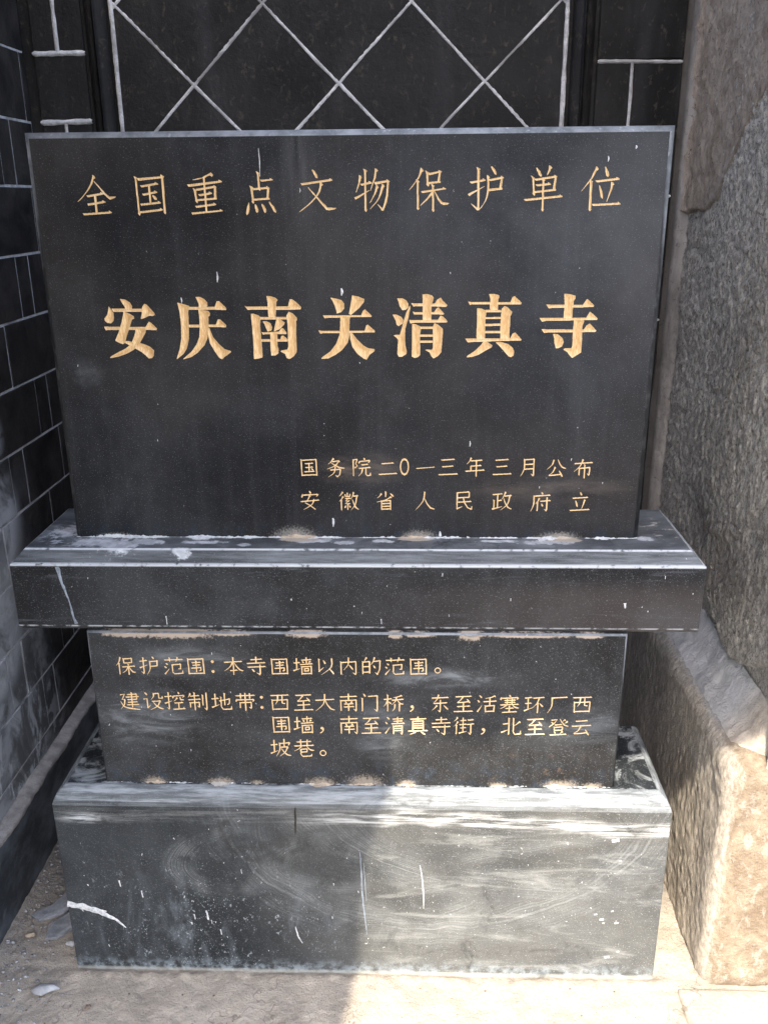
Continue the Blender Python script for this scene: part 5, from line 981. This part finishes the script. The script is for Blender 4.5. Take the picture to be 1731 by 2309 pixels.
for x, z, L, w in [(-.205, 1.84, .05, .0022), (-.085, 1.115, .02, .006), (-.13, 1.79, .008, .002), (.50, 1.86, .006, .004), (-.375, 1.585, .012, .003), (-.055, 1.60, .014, .006), (.205, 1.29, .012, .003), (.45, 1.84, .01, .003), (-.30, 1.63, .02, .004), (.145, 1.085, .02, .006)]:
    spl.append(deposit([(x, z+L/2), (x+.001, z), (x, z-L/2)], [w*.5, w, w*.4], 0, .0005, x*55))
joined('paint_splash', spl, M_SPLASH, ROOT)
spl = []
for i in range(9):
    x = random.uniform(lx0+.02, lx1-.02); z = random.uniform(.92, 1.04); L = random.uniform(.002, .008)
    spl.append(deposit([(x, z), (x, z+L)], [.001, .002], ly0, .0004, i+200))
for x, z, L, w in [(-.44, .925, .02, .003), (.53, .965, .012, .006), (.02, .925, .012, .003), (-.17, .975, .004, .004)]:
    spl.append(deposit([(x, z+L/2), (x+.001, z-L/2)], [w, w*.5], ly0, .0006, x*33))
joined('paint_splash', spl, M_SPLASH, ROOT)
spl = []
for i in range(24):
    x = random.uniform(-.59, .52); z = random.uniform(.53, .88); L = random.uniform(.001, .005)
    spl.append(deposit([(x, z), (x+random.uniform(-.002, .002), z+L)], [.001, .0018], -.1015, .0004, i+300))
joined('paint_splash', spl, M_SPLASH, ROOT)

# ------------------------------------------------------------------ loose bits on the ground, left
def shard(name, pts, z, t, tilt, label, group=None):
    n = len(pts); cx = sum(p[0] for p in pts)/n; cy = sum(p[1] for p in pts)/n
    top = [(x, y, z+t+(x-cx)*tilt[0]+(y-cy)*tilt[1]+random.uniform(-.001, .001)) for x, y in pts]
    inn = [(cx+(x-cx)*.8, cy+(y-cy)*.8, z+t+.0025+(x-cx)*.8*tilt[0]+(y-cy)*.8*tilt[1]+random.uniform(-.0015, .0015)) for x, y in pts]
    bot = [(x*1.0, y, z+(x-cx)*tilt[0]+(y-cy)*tilt[1]-.003) for x, y in pts]
    v = bot+top+inn; f = [tuple(range(n))[::-1]]+[(k, (k+1) % n, (k+1) % n+n, k+n) for k in range(n)]+[(k+n, (k+1) % n+n, (k+1) % n+2*n, k+2*n) for k in range(n)]+[tuple(range(2*n, 3*n))]
    o = finish_mesh(name, v, f, M_SLATE); bevel(o, .001, 1); o['label'] = label; o['category'] = 'slate shard'
    o['group'] = 'broken slate beside the plinth'
    return o
shard('slate_shard', [(-.915, .030), (-.868, .052), (-.815, .135), (-.748, .180), (-.742, .125), (-.80, .072), (-.825, .028), (-.885, .008)], .012, .008, (.15, .1), 'larger grey slate shard lying against the plinth side near the left wall')
shard('slate_shard', [(-.850, -.010), (-.805, .030), (-.775, .070), (-.738, .088), (-.737, .020), (-.770, -.010), (-.815, -.050), (-.845, -.052)], .010, .008, (.1, .12), 'smaller grey slate shard just in front of the larger one by the plinth')
def stone(name, c, r, seed, mat, label, cat='pebble'):
    P, F = lump(name, c, r, None, seed=seed, n=6, amp=.75); o = finish_mesh(name, P, F, mat, smooth=False); o['label'] = label; o['category'] = cat; o['group'] = 'loose stones on the ground by the plinth'
stone('pebble', (-.772, -.068, .008), (.012, .010, .006), 1, M_CHIP, 'small pale round pebble left of the plinth foot')
stone('pebble', (-.885, -.045, .008), (.012, .007, .006), 2, M_TAN, 'small tan chip on the gravel close to the left wall')
stone('stone_chip', (-.785, -.205, .008), (.028, .015, .006), 3, M_CHIP, 'flat pale grey stone chip in front of the plinth, at left', 'stone chip')
stone('stone_chip', (-.665, -.252, .006), (.008, .006, .005), 4, M_PEBB_D, 'tiny dark brown chip on pale ground before the plinth', 'stone chip')
bits = []
for i in range(420):
    x = -.945+abs(random.gauss(0, .09)); y = random.uniform(-.35, .30); s = random.choice([.001, .0014, .002, .003, .004])
    if x > -.735 and y > -.14: continue
    bits.append(lump('g', (x, y, .003), (s*random.uniform(.8, 1.6), s, s*.7), None, seed=i, n=4, amp=.7))
o = joined('gravel', bits, M_GRAVEL, None, smooth=False); o['label'] = 'fine pale gravel strewn between the left wall and the plinth'; o['category'] = 'gravel'
bits = []
for i in range(150):
    x = random.uniform(-.93, .72); y = random.uniform(-.42, -.165); s = random.choice([.0006, .0009, .0013, .0022])
    bits.append(lump('g', (x, y, .003), (s*1.2, s, s*.7), None, seed=i+2000, n=5))
o = joined('grit', bits, M_PEBB_D, None); o['label'] = 'scattered dark grit on the concrete in front of the plinth'; o['category'] = 'grit'

# ------------------------------------------------------------------ added screen behind the camera, unseen, shaped to cast the shade
scr = empty('shade_screen', (-.4, -2.2, 0), 'added unseen timber shade screen with a scalloped lower edge, standing behind the camera', 'shade screen')
def screen():
    # lower edge: low on the left, then high and scalloped on the right
    ed = [(-1.65, 2.0), (-.385, 2.0), (-.381, 2.42), (-.378, 2.6), (-.360, 2.92), (-.325, 3.05), (-.302, 3.14), (-.301, 3.25)]
    x = -.30
    while x < 1.0:
        ph = ((x-.02)/.27) % 1.0; ed.append((x, 3.405-.10*math.sqrt(max(0, 1-(2*ph-1)**2)))); x += .0135
    ed.append((1.0, 3.35)); n = len(ed)
    v = [(a, -2.22, b) for a, b in ed]+[(a, -2.22, 6.7) for a, b in ed]; v += [(a, -2.18, b) for a, _, b in v]
    f = []
    for k in range(n-1):
        f += [(k, k+1, k+1+n, k+n), (k+2*n, k+3*n, k+1+3*n, k+1+2*n), (k, k+2*n, k+1+2*n, k+1), (k+n, k+1+n, k+1+3*n, k+3*n)]
    f += [(0, n, 3*n, 2*n), (n-1, 3*n-1, 4*n-1, 2*n-1)]
    return v, f
v, f = screen(); finish_mesh('shade_panel', v, f, M_TIMBER, scr)
box('post', -1.77, -1.652, -2.26, -2.14, 0, 6.8, M_TIMBER, scr); box('post', 1.002, 1.12, -2.26, -2.14, 0, 6.8, M_TIMBER, scr)  # posts added to carry the shade screen
print('objects', len(scene.objects), 'tris', sum(len(o.data.polygons)*2 for o in scene.objects if o.type == 'MESH'))
